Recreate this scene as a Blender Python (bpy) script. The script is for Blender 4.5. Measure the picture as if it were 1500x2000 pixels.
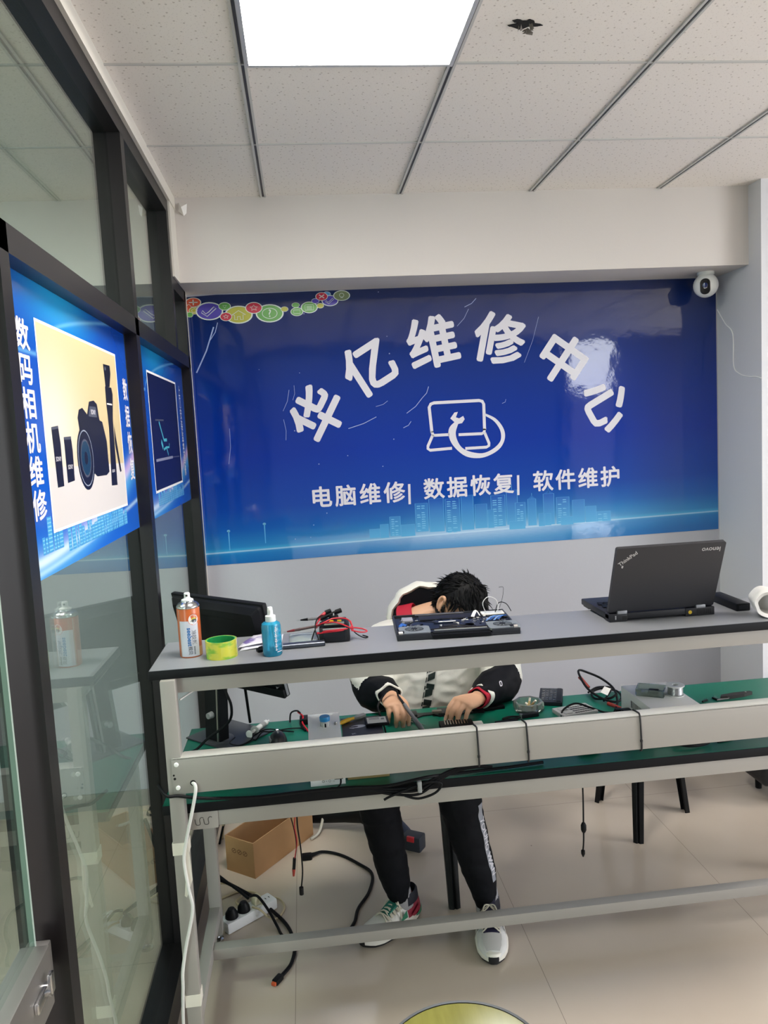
import bpy, bmesh, math, random
from mathutils import Vector, Matrix, noise
from mathutils.bvhtree import BVHTree

for o in list(bpy.data.objects):
    bpy.data.objects.remove(o)
SC = bpy.context.scene
COL = SC.collection
random.seed(7)
PI = math.pi

# ---------------------------------------------------------------- camera, world, daylight, exposure
def setup():
    yaw, pitch, roll, f = -0.10094, -0.09905, 0.05295, 1511.17
    R = Matrix.Rotation(yaw, 3, 'Z') @ Matrix.Rotation(pitch, 3, 'X') @ Matrix.Rotation(roll, 3, 'Y')
    right, fwd, up = R.col[0], R.col[1], R.col[2]
    cd = bpy.data.cameras.new('camera')
    cd.sensor_fit = 'VERTICAL'; cd.sensor_height = 24.0; cd.lens = f / 2000.0 * 24.0
    cd.clip_start = 0.05
    co = bpy.data.objects.new('camera', cd); COL.objects.link(co)
    m = Matrix((right, up, -fwd)).transposed().to_4x4()
    m.translation = Vector((0.0987, -3.5139, 1.7600))
    co.matrix_world = m
    SC.camera = co
    w = bpy.data.worlds.new('world'); SC.world = w; w.use_nodes = True
    bg = w.node_tree.nodes['Background']
    bg.inputs[0].default_value = (0.93, 0.96, 1.0, 1); bg.inputs[1].default_value = 7.0
    # portals: they add no light of their own, they only guide the sky light in through the modelled window openings
    for (loc, rot, sx, sy) in (((4.98, -3.3, 1.4), (0, PI / 2, 0), 2.4, 3.0),
                               ((3.62, -4.99, 1.39), (PI / 2, 0, 0), 0.62, 2.74),
                               ((-2.3, -4.99, 1.35), (PI / 2, 0, 0), 1.3, 2.5)):
        ld = bpy.data.lights.new('window_daylight', 'AREA'); ld.shape = 'RECTANGLE'
        ld.size = sx; ld.size_y = sy; ld.cycles.is_portal = True
        lo = bpy.data.objects.new('window_daylight', ld); COL.objects.link(lo)
        lo.location = loc; lo.rotation_euler = rot
    SC.view_settings.view_transform = 'Standard'; SC.view_settings.look = 'None'
    SC.view_settings.exposure = 0.48; SC.view_settings.gamma = 1.0; SC.view_settings.use_curve_mapping = False
    SC.cycles.use_denoising = True
    SC.cycles.max_bounces = 10; SC.cycles.transparent_max_bounces = 16
    SC.cycles.caustics_reflective = False; SC.cycles.caustics_refractive = False
setup()
LAMP = 27.0

# ---------------------------------------------------------------- materials
def lin(h, a=1.0):
    h = h.lstrip('#'); v = [int(h[i:i + 2], 16) / 255 for i in (0, 2, 4)]
    return tuple((x / 12.92 if x <= 0.04045 else ((x + 0.055) / 1.055) ** 2.4) for x in v) + (a,)
MATS = {}
class NT:
    def __init__(s, m):
        s.t = m.node_tree
        s.b = s.t.nodes['Principled BSDF']
    def n(s, typ, **kw):
        nd = s.t.nodes.new('ShaderNode' + typ)
        for k, v in kw.items():
            if k.startswith('i_'):
                key = k[2:]; key = int(key) if key.isdigit() else key
                nd.inputs[key].default_value = v
            else: setattr(nd, k, v)
        return nd
    def l(s, a, b): s.t.links.new(a, b)
    def math(s, op, a, b=None, clamp=False):
        nd = s.n('Math', operation=op, use_clamp=clamp)
        for i, x in enumerate((a, b)):
            if x is None: continue
            if isinstance(x, (int, float)): nd.inputs[i].default_value = x
            else: s.l(x, nd.inputs[i])
        return nd.outputs[0]
    def mix(s, fac, a, b):
        nd = s.n('Mix', data_type='RGBA')
        for sock, x in ((nd.inputs[0], fac), (nd.inputs[6], a), (nd.inputs[7], b)):
            if isinstance(x, (int, float, tuple)): sock.default_value = x
            else: s.l(x, sock)
        return nd.outputs[2]
    def obj(s): return s.n('TexCoord').outputs['Object']
    def gauss(s, x, c, w):
        d = s.math('DIVIDE', s.math('SUBTRACT', x, c), w)
        return s.math('EXPONENT', s.math('MULTIPLY', s.math('MULTIPLY', d, d), -1.0))
def mat(name, col='#888888', rough=.5, metal=0., spec=.5, var=0., vscale=30., bump=0., bscale=120., trans=0., ior=1.45, emit=0., coat=0., sheen=0., alpha=1.):
    if name in MATS: return MATS[name]
    m = bpy.data.materials.new(name); m.use_nodes = True
    t = NT(m); b = t.b
    c = lin(col) if isinstance(col, str) else col
    b.inputs['Base Color'].default_value = c
    b.inputs['Roughness'].default_value = rough; b.inputs['Metallic'].default_value = metal
    b.inputs['Specular IOR Level'].default_value = spec; b.inputs['IOR'].default_value = ior
    b.inputs['Transmission Weight'].default_value = trans; b.inputs['Coat Weight'].default_value = coat
    b.inputs['Alpha'].default_value = alpha
    if sheen: b.inputs['Sheen Weight'].default_value = sheen
    if emit:
        b.inputs['Emission Color'].default_value = c; b.inputs['Emission Strength'].default_value = emit
    if var:
        nz = t.n('TexNoise', i_Scale=vscale, i_Detail=4.0); t.l(t.obj(), nz.inputs['Vector'])
        lo = tuple(x * (1 - var) for x in c[:3]) + (1,); hi = tuple(min(1, x * (1 + var)) for x in c[:3]) + (1,)
        t.l(t.mix(nz.outputs['Fac'], lo, hi), b.inputs['Base Color'])
    if bump:
        nz = t.n('TexNoise', i_Scale=bscale, i_Detail=5.0); t.l(t.obj(), nz.inputs['Vector'])
        bp = t.n('Bump', i_Strength=bump, i_Distance=.01); t.l(nz.outputs['Fac'], bp.inputs['Height'])
        t.l(bp.outputs['Normal'], b.inputs['Normal'])
    MATS[name] = m
    return m
WHITE = mat('white plastic', '#eeefec', .35)
BLACK = mat('black plastic', '#0d0e11', .45, spec=.2)
DARK = mat('dark plastic', '#1b1d22', .5, spec=.22)
RUBBER = mat('black rubber', '#0a0b0e', .55, spec=.2)
CHROME = mat('chrome', '#c9cacc', .18, 1.)
STEEL = mat('steel', '#b4b1ae', .42, 1., var=.05, vscale=8)
RED = mat('red rubber', '#b8202f', .4)
PAPER = mat('paper', '#e6e4e0', .7)
INK = mat('white print', '#d3d1d8', .3, spec=.5)
GREYP = mat('grey plastic', '#8e9090', .5)
BROWN = mat('brown card', '#a57f58', .8, var=.1, vscale=14)

# ---------------------------------------------------------------- mesh tools
def frame_z(z, hint=Vector((0, 0, 1))):
    z = Vector(z).normalized()
    if abs(z.dot(hint)) > .98: hint = Vector((1, 0, 0))
    x = hint.cross(z).normalized(); y = z.cross(x)
    return Matrix((x, y, z)).transposed()
def T(loc, rz=0, rx=0, ry=0):
    return Matrix.Translation(Vector(loc)) @ Matrix.Rotation(rz, 4, 'Z') @ Matrix.Rotation(ry, 4, 'Y') @ Matrix.Rotation(rx, 4, 'X')
def axes(loc, x, y, z):
    m = Matrix((Vector(x), Vector(y), Vector(z))).transposed().to_4x4(); m.translation = Vector(loc); return m
def catmull(pts, k=6, closed=False):
    pts = [Vector(p) for p in pts]; n = len(pts)
    if n < 3: return pts
    out = []
    for i in range(n if closed else n - 1):
        g = (lambda j: pts[j % n]) if closed else (lambda j: pts[max(0, min(n - 1, j))])
        p0, p1, p2, p3 = g(i - 1), g(i), g(i + 1), g(i + 2)
        for j in range(k):
            t = j / k
            out.append(.5 * ((2 * p1) + (-p0 + p2) * t + (2 * p0 - 5 * p1 + 4 * p2 - p3) * t * t + (-p0 + 3 * p1 - 3 * p2 + p3) * t ** 3))
    if not closed: out.append(pts[-1])
    return out
class M:
    """collects shapes into one mesh"""
    def __init__(s): s.bm = bmesh.new(); s.mats = []
    def mi(s, m):
        if m not in s.mats: s.mats.append(m)
        return s.mats.index(m)
    def add(s, verts, faces, m, mx=None, smooth=False):
        k = s.mi(m)
        vs = [s.bm.verts.new((mx @ Vector(v)) if mx else Vector(v)) for v in verts]
        for f in faces:
            if len(set(f)) < 3: continue
            try: fc = s.bm.faces.new([vs[i] for i in f])
            except ValueError: continue
            fc.material_index = k; fc.smooth = smooth
        return s
    def box(s, c, size, m, bev=0., mx=None, seg=2):
        t = bmesh.new(); bmesh.ops.create_cube(t, size=1)
        bmesh.ops.scale(t, vec=size, verts=t.verts); bmesh.ops.translate(t, vec=c, verts=t.verts)
        if bev:
            bmesh.ops.bevel(t, geom=t.edges[:], offset=bev, segments=seg, affect='EDGES', profile=.6)
        t.verts.index_update()
        s.add([v.co.copy() for v in t.verts], [[v.index for v in f.verts] for f in t.faces], m, mx, smooth=bool(bev))
        t.free(); return s
    def bx(s, a, b, m, bev=0., mx=None):
        return s.box([(a[i] + b[i]) / 2 for i in range(3)], [abs(b[i] - a[i]) for i in range(3)], m, bev, mx)
    def loft(s, rings, m, cap=True, smooth=True, mx=None, closed=False):
        n = len(rings[0]); v = [p for r in rings for p in r]; f = []
        k = len(rings)
        for i in range(k if closed else k - 1):
            for j in range(n):
                a, b = i * n + j, i * n + (j + 1) % n; c = ((i + 1) % k) * n
                f.append([a, b, c + (j + 1) % n, c + j])
        if cap and not closed:
            f.append(list(range(n))[::-1]); f.append(list(range((k - 1) * n, k * n)))
        return s.add(v, f, m, mx, smooth)
    def lathe(s, prof, m, n=32, mx=None, cap=True, smooth=True):
        rings = [[(r * math.cos(2 * PI * j / n), r * math.sin(2 * PI * j / n), z) for j in range(n)] for r, z in prof]
        return s.loft(rings, m, cap, smooth, mx)
    def cyl(s, a, b, r, m, n=16, r2=None, mx=None, smooth=True):
        a, b = Vector(a), Vector(b); F = frame_z(b - a); r2 = r if r2 is None else r2
        ring = lambda c, q: [c + F @ Vector((q * math.cos(2 * PI * j / n), q * math.sin(2 * PI * j / n), 0)) for j in range(n)]
        return s.loft([ring(a, r), ring(b, r2)], m, True, smooth, mx)
    def tube(s, pts, r, m, n=8, k=6, closed=False, mx=None, flat=1.):
        ps = catmull(pts, k, closed) if k > 1 else [Vector(p) for p in pts]
        N = len(ps); rings = []; x = None
        for i, p in enumerate(ps):
            if closed: d = ps[(i + 1) % N] - ps[i - 1]
            else: d = ps[min(N - 1, i + 1)] - ps[max(0, i - 1)]
            if d.length < 1e-9: d = Vector((0, 0, 1))
            d.normalize()
            if x is None: x = frame_z(d).col[0].copy()
            x = (x - d * x.dot(d)); x.normalize(); y = d.cross(x)
            rr = r if not isinstance(r, (list, tuple)) else r[0] + (r[-1] - r[0]) * i / (N - 1) if len(r) == 2 else r[min(len(r) - 1, int(i / max(1, N - 1) * (len(r) - 1) + .5))]
            rings.append([p + x * rr * math.cos(2 * PI * j / n) + y * rr * flat * math.sin(2 * PI * j / n) for j in range(n)])
        return s.loft(rings, m, not closed, True, mx, closed)
    def prism(s, poly, z0, z1, m, mx=None, smooth=False):
        n = len(poly)
        v = [(x, y, z0) for x, y in poly] + [(x, y, z1) for x, y in poly]
        f = [[i, (i + 1) % n, n + (i + 1) % n, n + i] for i in range(n)] + [list(range(n))[::-1], list(range(n, 2 * n))]
        return s.add(v, f, m, mx, smooth)
    def stroke(s, pts, w, m, mx, z=0., closed=False, k=1):
        """flat line of width w on the local xy plane"""
        ps = [Vector((p[0], p[1])) for p in pts]
        if k > 1: ps = [Vector((q.x, q.y)) for q in catmull([(p.x, p.y, 0) for p in ps], k, closed)]
        n = len(ps); L = []; Rr = []
        for i, p in enumerate(ps):
            a = ps[i - 1] if (closed or i) else p; b = ps[(i + 1) % n] if (closed or i < n - 1) else p
            d = b - a
            if d.length < 1e-9: d = Vector((1, 0))
            d.normalize(); nn = Vector((-d.y, d.x))
            L.append((p + nn * w / 2).to_3d() + Vector((0, 0, z))); Rr.append((p - nn * w / 2).to_3d() + Vector((0, 0, z)))
        f = [[i, (i + 1) % n, n + (i + 1) % n, n + i] for i in range(n if closed else n - 1)]
        return s.add(L + Rr, f, m, mx)
    def flat(s, poly, m, mx, z=0.):
        return s.add([(x, y, z) for x, y in poly], [list(range(len(poly)))], m, mx)
    def text(s, body, size, m, mx, bold=0., z=0., sx=1., align='CENTER', warp=None):
        cu = bpy.data.curves.new('writing', 'FONT'); cu.body = body; cu.size = size
        cu.align_x = align; cu.align_y = 'CENTER'; cu.resolution_u = 3
        ob = bpy.data.objects.new('writing', cu); COL.objects.link(ob)
        bpy.context.view_layer.update()
        me = bpy.data.meshes.new_from_object(ob.evaluated_get(bpy.context.evaluated_depsgraph_get()))
        ps = [list(p.vertices) for p in me.polygons]; e = bold * size
        # heavier strokes: the same outline laid over itself, shifted a little each way
        for k, (dx, dy) in enumerate([(0, 0)] if e == 0 else [(0, 0), (e, 0), (-e, 0), (0, e), (0, -e), (e * .7, e * .7), (-e * .7, e * .7), (e * .7, -e * .7), (-e * .7, -e * .7)]):
            vs = [Vector(((v.co.x + dx) * sx, v.co.y + dy, z + k * 2e-6)) for v in me.vertices]
            if warp: vs = [warp(v) for v in vs]
            s.add(vs, ps, m, mx)
        bpy.data.objects.remove(ob); bpy.data.curves.remove(cu); bpy.data.meshes.remove(me)
        return s
    def build(s, name, parent=None, crease=38., loc=None, recalc=True, doubles=True, world=False):
        bm = s.bm
        if world:
            q = parent; Mw = Matrix()
            while q: Mw = q.matrix_basis @ Mw; q = q.parent
            bm.transform(Mw.inverted())
        if doubles: bmesh.ops.remove_doubles(bm, verts=bm.verts, dist=1e-6)
        if recalc: bmesh.ops.recalc_face_normals(bm, faces=bm.faces)
        ca = math.radians(crease)
        for e in bm.edges:
            if len(e.link_faces) == 2 and e.calc_face_angle(0) > ca: e.smooth = False
        me = bpy.data.meshes.new(name); bm.to_mesh(me); bm.free()
        for m in s.mats: me.materials.append(m)
        o = bpy.data.objects.new(name, me); COL.objects.link(o)
        if parent: o.parent = parent
        if loc: o.location = loc
        return o
def tag(o, label, cat, group=None, kind=None):
    if label: o['label'] = label
    if cat: o['category'] = cat
    if group: o['group'] = group
    if kind: o['kind'] = kind
    return o
def thing(name, label, cat, loc=(0, 0, 0), rz=0., group=None, rot=None):
    o = bpy.data.objects.new(name, None); COL.objects.link(o)
    o.empty_display_size = .05; o.location = loc; o.rotation_euler = rot if rot else (0, 0, rz)
    return tag(o, label, cat, group)
def struct(o, label=None):
    o['kind'] = 'structure'
    if label: o['label'] = label
    return o
def dup(root, loc, rz, label, group=None):
    r = root.copy(); COL.objects.link(r); r.location = loc; r.rotation_euler = (0, 0, rz)
    r['label'] = label
    if group: r['group'] = group
    for ch in list(root.children):
        c = ch.copy(); COL.objects.link(c); c.parent = r
        for g in ch.children:
            d = g.copy(); COL.objects.link(d); d.parent = c
    return r
def ellipse(rx, ry, n=28, cx=0., cy=0.): return [(cx + rx * math.cos(2 * PI * i / n), cy + ry * math.sin(2 * PI * i / n)) for i in range(n)]
def rrect(w, h, r, n=5, cx=0., cy=0.):
    o = []
    for (sx, sy, a) in ((1, 1, 0), (-1, 1, 90), (-1, -1, 180), (1, -1, 270)):
        for i in range(n + 1):
            t = math.radians(a + 90 * i / n)
            o.append((cx + sx * (w / 2 - r) + r * math.cos(t), cy + sy * (h / 2 - r) + r * math.sin(t)))
    return o
FACE_CAM = lambda loc: axes(loc, (1, 0, 0), (0, 0, 1), (0, -1, 0))    # flat marks on a face that looks towards -Y
FACE_PX = lambda loc: axes(loc, (0, 1, 0), (0, 0, 1), (1, 0, 0))      # ... towards +X
# ================================================================ THE ROOM
CEIL = 2.82; HB = 2.463; YW = .28
wallm = mat('painted wall', '#abacb3', .75, var=.02, vscale=3, bump=.05, bscale=60); wallw = mat('white painted wall', '#e6e6e6', .75)
def floor_mat():
    m = mat('polished floor tile', '#a89c8c', .12, spec=.5)
    t = NT(m); sp = t.n('SeparateXYZ'); t.l(t.obj(), sp.inputs[0])
    def line(c, off):
        fr = t.math('FRACT', t.math('DIVIDE', t.math('SUBTRACT', c, off), .8))
        d = t.math('ABSOLUTE', t.math('SUBTRACT', fr, .5))
        return t.math('GREATER_THAN', d, .4988)
    g = t.math('MAXIMUM', line(sp.outputs[0], -.03), line(sp.outputs[1], -.14))
    nz = t.n('TexNoise', i_Scale=2.2, i_Detail=6.0); t.l(t.obj(), nz.inputs['Vector'])
    base = t.mix(nz.outputs['Fac'], lin('#b3a697'), lin('#c3b6a7'))
    sp2 = t.n('TexVoronoi', i_Scale=4.5); t.l(t.obj(), sp2.inputs['Vector'])
    speck = t.math('LESS_THAN', sp2.outputs['Distance'], .014)
    base = t.mix(t.math('MULTIPLY', speck, .6), base, lin('#4d453c'))
    t.l(t.mix(g, base, lin('#8d8376')), t.b.inputs['Base Color'])
    n2 = t.n('TexNoise', i_Scale=5.0, i_Detail=3.0); t.l(t.obj(), n2.inputs['Vector'])
    r = t.n('MapRange', i_3=.08, i_4=.2); t.l(n2.outputs['Fac'], r.inputs[0]); t.l(r.outputs[0], t.b.inputs['Roughness'])
    return m
def ceil_mat():
    m = mat('pinhole ceiling board', '#e4e0db', .85)
    t = NT(m); v = t.n('TexVoronoi', i_Scale=30.0, i_Randomness=1.0); v.voronoi_dimensions = '2D'; t.l(t.obj(), v.inputs['Vector'])
    v2 = t.n('TexVoronoi', i_Scale=75.0); v2.voronoi_dimensions = '2D'; t.l(t.obj(), v2.inputs['Vector'])
    h = t.math('MAXIMUM', t.math('MULTIPLY', t.math('LESS_THAN', v.outputs['Distance'], .085), .7), t.math('MULTIPLY', t.math('LESS_THAN', v2.outputs['Distance'], .10), .35))
    t.l(t.mix(h, lin('#e6e0da'), lin('#aea49b')), t.b.inputs['Base Color'])
    return m
X0, X1, Y0 = -3.2, 5.0, -5.0
struct(M().bx((X0, Y0 - .1, -.1), (X1, .45, 0), floor_mat()).build('floor'))
struct(M().bx((X0, Y0, CEIL), (X1, .45, CEIL + .1), ceil_mat()).build('ceiling'))
gridm = mat('ceiling grid metal', '#bdbcb9', .45); groove = mat('ceiling grid groove', '#55565c', .6)
g = M()
for i in range(-5, 9):
    x = .6 * i
    for dx, w in ((-.0085, .008), (.0085, .008)): g.bx((x + dx - w / 2, Y0, CEIL - .006), (x + dx + w / 2, -.002, CEIL), gridm)
    g.bx((x - .004, Y0, CEIL - .002), (x + .004, -.002, CEIL), groove)
for j in range(1, 9):
    y = -.6 * j + .004
    g.bx((X0, y - .009, CEIL - .005), (X1, y - .002, CEIL), gridm)
    g.bx((X0, y - .002, CEIL - .002), (X1, y + .004, CEIL), groove)
struct(g.build('trim_1'))
struct(M().bx((X0, YW, 0), (2.23, .45, CEIL), wallm).build('wall_back'))
struct(M().bx((X0, 0, HB), (2.23, YW, CEIL), mat('brightened beam paint', '#cdc7c2', .75, bump=.05, bscale=60)).build('wall_beam'))  # wall paint lightened to stand in for light the beam lacks
struct(M().bx((2.23, -.10, 0), (X1, .45, CEIL), mat('brightened pillar paint', '#d3d4d8', .75, bump=.05, bscale=60)).build('wall_pillar'))  # same paint as the wall, extra brightness put into the colour
struct(M().bx((X0 - .1, Y0, 0), (X0, .45, CEIL), mat('far room wall', '#d9dcd6', .8)).build('wall_far'))
def holed(name, axis, at, thick, span, holes):
    m = M(); holes = sorted(holes)
    def slab(a0, a1, z0, z1):
        if a1 - a0 < 1e-4 or z1 - z0 < 1e-4: return
        if axis == 'x': m.bx((at, a0, z0), (at + thick, a1, z1), wallw)
        else: m.bx((a0, at, z0), (a1, at + thick, z1), mat('grey front paint', '#5f5f62', .8))
    cur = span[0]
    for a0, a1, z0, z1 in holes:
        slab(cur, a0, 0, CEIL); slab(a0, a1, 0, z0); slab(a0, a1, z1, CEIL); cur = a1
    slab(cur, span[1], 0, CEIL)
    return struct(m.build(name))
holed('wall_right', 'x', X1, .15, (Y0, .45), [(-4.8, -1.8, .2, 2.6)])
holed('wall_front', 'y', Y0 - .15, .15, (X0, X1), [(-2.95, -1.65, .1, 2.6), (-.35, 3.25, .04, 2.76), (3.31, 3.93, 0, 2.77)])  # unseen far-room opening is added to let light in there
struct(M().bx((1.0, -9.2, 0), (9.0, -9.0, 2.33), mat('house wall across the yard', '#554f58', .9, var=.15, vscale=2)).build('wall_outside'))
struct(M().bx((-6, -9.2, -.14), (9.5, -5.15, -.1), mat('yard paving', '#b9b4ab', .9)).build('floor_outside'))
fr = mat('dark window frame', '#2e2f33', .45)
d = M()
for x in (3.31, 3.90): d.bx((x, Y0 - .1, 0), (x + .03, Y0 - .05, 2.77), fr)
for z in (0., 2.10, 2.74): d.bx((3.34, Y0 - .1, z), (3.90, Y0 - .05, z + .03 + (.03 if z == 2.10 else 0)), fr)
struct(d.build('door_2'))
d = M()
for x in (-.35, 3.21): d.bx((x, Y0 - .1, .04), (x + .04, Y0 - .05, 2.76), fr)
w7 = struct(d.build('window_7'))  # added, unseen window, put in as fill light from the front
fm_ = bpy.data.materials.new('added frosted film glass'); fm_.use_nodes = True
t = NT(fm_); t.t.nodes.remove(t.b); q = t.n('BsdfTranslucent', i_Color=(.04, .042, .044, 1)); t.l(q.outputs[0], [n for n in t.t.nodes if n.type == 'OUTPUT_MATERIAL'][0].inputs['Surface'])
M().add([(-.35, Y0 - .075, .78), (3.25, Y0 - .075, .78), (3.25, Y0 - .075, 2.76), (-.35, Y0 - .075, 2.76)], [[0, 1, 2, 3]], fm_).build('added_pane', w7)
fm2 = fm_.copy(); fm2.name = 'fill-light frosted glass'; [n for n in fm2.node_tree.nodes if n.type == 'BSDF_TRANSLUCENT'][0].inputs[0].default_value = (.18, .184, .19, 1)
M().add([(-.35, Y0 - .075, .04), (3.25, Y0 - .075, .04), (3.25, Y0 - .075, .74), (-.35, Y0 - .075, .74)], [[0, 1, 2, 3]], fm2).bx((-.35, Y0 - .1, .74), (3.25, Y0 - .05, .78), fr).build('added_pane', w7)  # low pane added as brighter fill for floor and bench front
d = M()
for y in (-4.8, -3.32, -1.84): d.bx((X1 + .04, y, .2), (X1 + .09, y + .04, 2.6), fr)
for z in (.2, 2.56): d.bx((X1 + .04, -4.8, z), (X1 + .09, -1.8, z + .04), fr)
struct(d.build('window_5'))
# skirting along the back wall
struct(M().bx((X0, YW - .012, 0), (2.23, YW, .08), mat('grey skirting tile', '#8b8a86', .3)).build('baseboard_back'))

# ---------------------------------------------------------------- glazed partition on the left
alu = mat('bronze aluminium', '#151214', .36, spec=.42)
alub = mat('black aluminium', '#17181b', .4, .2)
XP, XG = -.39, -.43
p = M()
def post(y0, y1, z0, z1):
    p.bx((XP - .085, y0, z0), (XP, y1, z1), alu)
def rail(y0, y1, z0, z1):
    p.bx((XP - .085, y0, z0), (XP, y1, z1), alu)
post(-2.107, -2.06, 0, 2.165); post(-1.0, -.95, 0, 2.72)
post(-.185, -.14, 2.165, 2.72); post(.16, .205, 0, HB)
rail(-4.2, -.14, 2.715, 2.768)
rail(-4.2, .205, 2.112, 2.165); rail(-2.06, .16, 0, .10)
rail(-.14, .205, HB - .05, HB)
struct(p.build('wall_left'), 'dark bronze frame of the glazed partition')
struct(M().bx((XP - .09, Y0, 2.768), (XP + .012, 0, CEIL), mat('plaster edge', '#d3cec4', .8)).bx((XP - .09, -.14, HB), (XP + .008, 0, 2.768), MATS['plaster edge'])
       .bx((XP - .09, .205, 0), (XP - .006, YW, HB), MATS['plaster edge']).build('trim_2'))
def glass_mat():
    m = bpy.data.materials.new('clear partition glass'); m.use_nodes = True
    t = NT(m); t.t.nodes.remove(t.b); out = [n for n in t.t.nodes if n.type == 'OUTPUT_MATERIAL'][0]
    ge = t.n('NewGeometry'); dp = t.n('VectorMath', operation='DOT_PRODUCT')
    t.l(ge.outputs['Normal'], dp.inputs[0]); t.l(ge.outputs['Incoming'], dp.inputs[1])
    c = t.math('ABSOLUTE', dp.outputs['Value'])
    k = t.math('POWER', t.math('SUBTRACT', 1.0, c, True), 5.0)
    R = t.math('ADD', t.math('MULTIPLY', k, .95), .045, True)
    tr = t.n('BsdfTransparent', i_Color=lin('#e0ebe6')); gl = t.n('BsdfGlossy', i_Roughness=.0)
    gl.inputs['Color'].default_value = (.97, 1, .98, 1)
    mx = t.n('MixShader'); t.l(R, mx.inputs[0]); t.l(tr.outputs[0], mx.inputs[1]); t.l(gl.outputs[0], mx.inputs[2])
    t.l(mx.outputs[0], out.inputs['Surface'])
    return m
glassm = glass_mat()
def pane(n, y0, y1, z0, z1):
    struct(M().bx((XG - .006, y0, z0), (XG, y1, z1), glassm).build('window_%d' % n))
pane(1, -2.06, -1.0, .10, 2.112); pane(2, -.95, .16, .10, 2.112)
pane(3, -4.2, -1.0, 2.165, 2.715); pane(4, -.95, -.185, 2.165, 2.715)
pane(6, -.14, .16, 2.165, HB - .05)
# glass door with a steel lock bar
dr = struct(M().bx((XG - .0045, -3.05, .01), (XG + .0045, -2.165, 2.105), glassm).build('door_1'), 'frameless glass door')
M().bx((XG - .0045, -2.165, .01), (XG + .0045, -2.158, 2.105), mat('polished glass edge', '#a3b3a9', .25)).build('glass_edge', dr)
lk = M(); lk.bx((XG - .02, -3.0, .785), (XG + .03, -2.165, .895), STEEL, .004); lk.bx((XG - .018, -2.168, .80), (XG + .022, -2.135, .885), STEEL, .003)
lb = lk.build('lock_bar', dr, loc=None); lb['label'] = 'brushed steel lock bar'
tk = M(); tk.bx((XG + .03, -2.26, .832), (XG + .038, -2.20, .852), CHROME, .003); tk.cyl((XG + .03, -2.21, .842), (XG + .044, -2.21, .842), .011, CHROME)
tk.bx((XG + .038, -2.215, .835), (XG + .046, -2.20, .87), CHROME, .002)
tk.build('thumb_turn', lb)

# ---------------------------------------------------------------- lamp, broken tile, camera on the wall
def lamp(name, label, x0, y0, group=None):
    t = thing(name, label, 'ceiling light', (x0 + .3, y0 + .3, CEIL))
    em = mat('lit diffuser', (1.0, .96, .91, 1), .4, emit=LAMP)
    f = M()
    for a, b in (((-.297, -.297), (.297, -.285)), ((-.297, .285), (.297, .297)), ((-.297, -.285), (-.285, .285)), ((.285, -.285), (.297, .285))):
        f.bx((a[0], a[1], -.012), (b[0], b[1], 0), mat('lamp frame', '#c9cac8', .35, .4))
    f.build('frame', t)
    M().bx((-.285, -.285, -.006), (.285, .285, -.001), em).build('diffuser', t)
    return t
lamp('ceiling_light', 'square white LED panel glowing in the tiled ceiling', .003, -1.797)
lamp('ceiling_light', 'added unseen LED panel beyond the pillar in the tiled ceiling', 3.603, -1.797)  # out-of-view lamp added to raise the overall light
lamp('ceiling_light', 'added unseen LED panel in the ceiling of the room beyond the glass partition', -1.797, -1.797)  # added lamp, never in view, brightens the far room
lamp('ceiling_light', 'added unseen LED panel near the entrance side of the room beyond the glass partition', -1.797, -4.197)  # another added lamp, unseen, for more light behind the glass
random.seed(3)
h = M()
pts = [(.036 * (1 + .35 * math.sin(3 * a + 1) + .25 * math.sin(7 * a)) * math.cos(a), .022 * (1 + .3 * math.sin(5 * a)) * math.sin(a)) for a in [2 * PI * i / 26 for i in range(26)]]
h.prism([(x, y) for x, y in pts], -.0015, .0, mat('torn hole', '#1f1d1d', .95, var=.4, vscale=90))
for i in range(9):
    a = random.uniform(0, 2 * PI); c = Vector((.02 * math.cos(a), -.004 + .012 * math.sin(a), -.004))
    h.add([c + Vector((random.uniform(-.012, .012), random.uniform(-.01, .01), random.uniform(-.022, 0))) for _ in range(4)], [[0, 1, 2], [0, 2, 3], [0, 1, 3], [1, 2, 3]], mat('dusty fibre', '#6e6862', .95))
tag(h.build('ceiling_hole', loc=(.749, -1.411, CEIL - .0005)), 'dark torn hole with hanging fluff in a ceiling tile beside the lamp', 'hole')
t = thing('torn_tape', 'crumpled white tape scrap stuck where partition meets header', 'tape', (-.362, -.012, 2.775))
tp = M(); rr = random.Random(5)
tp.add([(0, .012, .025), (.035, .0115, .02), (.012, -.012, 0), (.03, .0115, -.02), (.02, -.004, -.035), (-.004, .012, -.01)], [[0, 1, 2], [1, 3, 2], [2, 3, 4], [2, 4, 5], [0, 2, 5]], PAPER)
tp.build('scrap', t)
# dome camera under the header
t = thing('security_camera', 'small white round security camera at the poster top corner', 'camera', (2.10, .15, HB))
M().lathe([(0, 0), (.04, 0), (.04, -.012), (.028, -.018), (0, -.018)], WHITE, 28).build('base', t)
q = M(); q.lathe([(0, .058)] + [(.058 * math.cos(a), .058 * math.sin(a)) for a in [math.radians(80 - 10 * i) for i in range(17)]] + [(0, -.058)], WHITE, 32, T((0, 0, -.062)))
q.build('head', t)
dirv = Vector((-.62, -1, -.28)).normalized(); Fm = frame_z(dirv).to_4x4(); Fm.translation = Vector((0, 0, -.062))
fp = M(); ring = rrect(.046, .074, .022, 6)
fp.loft([[(x * k, y * k, z) for x, y in ring] for k, z in ((1, .04), (1, .0535), (.92, .057))], mat('black gloss', '#0c0d10', .08), mx=Fm)
fpo = fp.build('face_plate', t)
le = M(); le.lathe([(0, .054), (.012, .054), (.012, .0595), (.008, .0605), (0, .059)], mat('lens glass', '#1b2d63', .05, coat=1.), 20, Fm @ T((0, .006, 0)))
le.build('lens', fpo)
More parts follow.
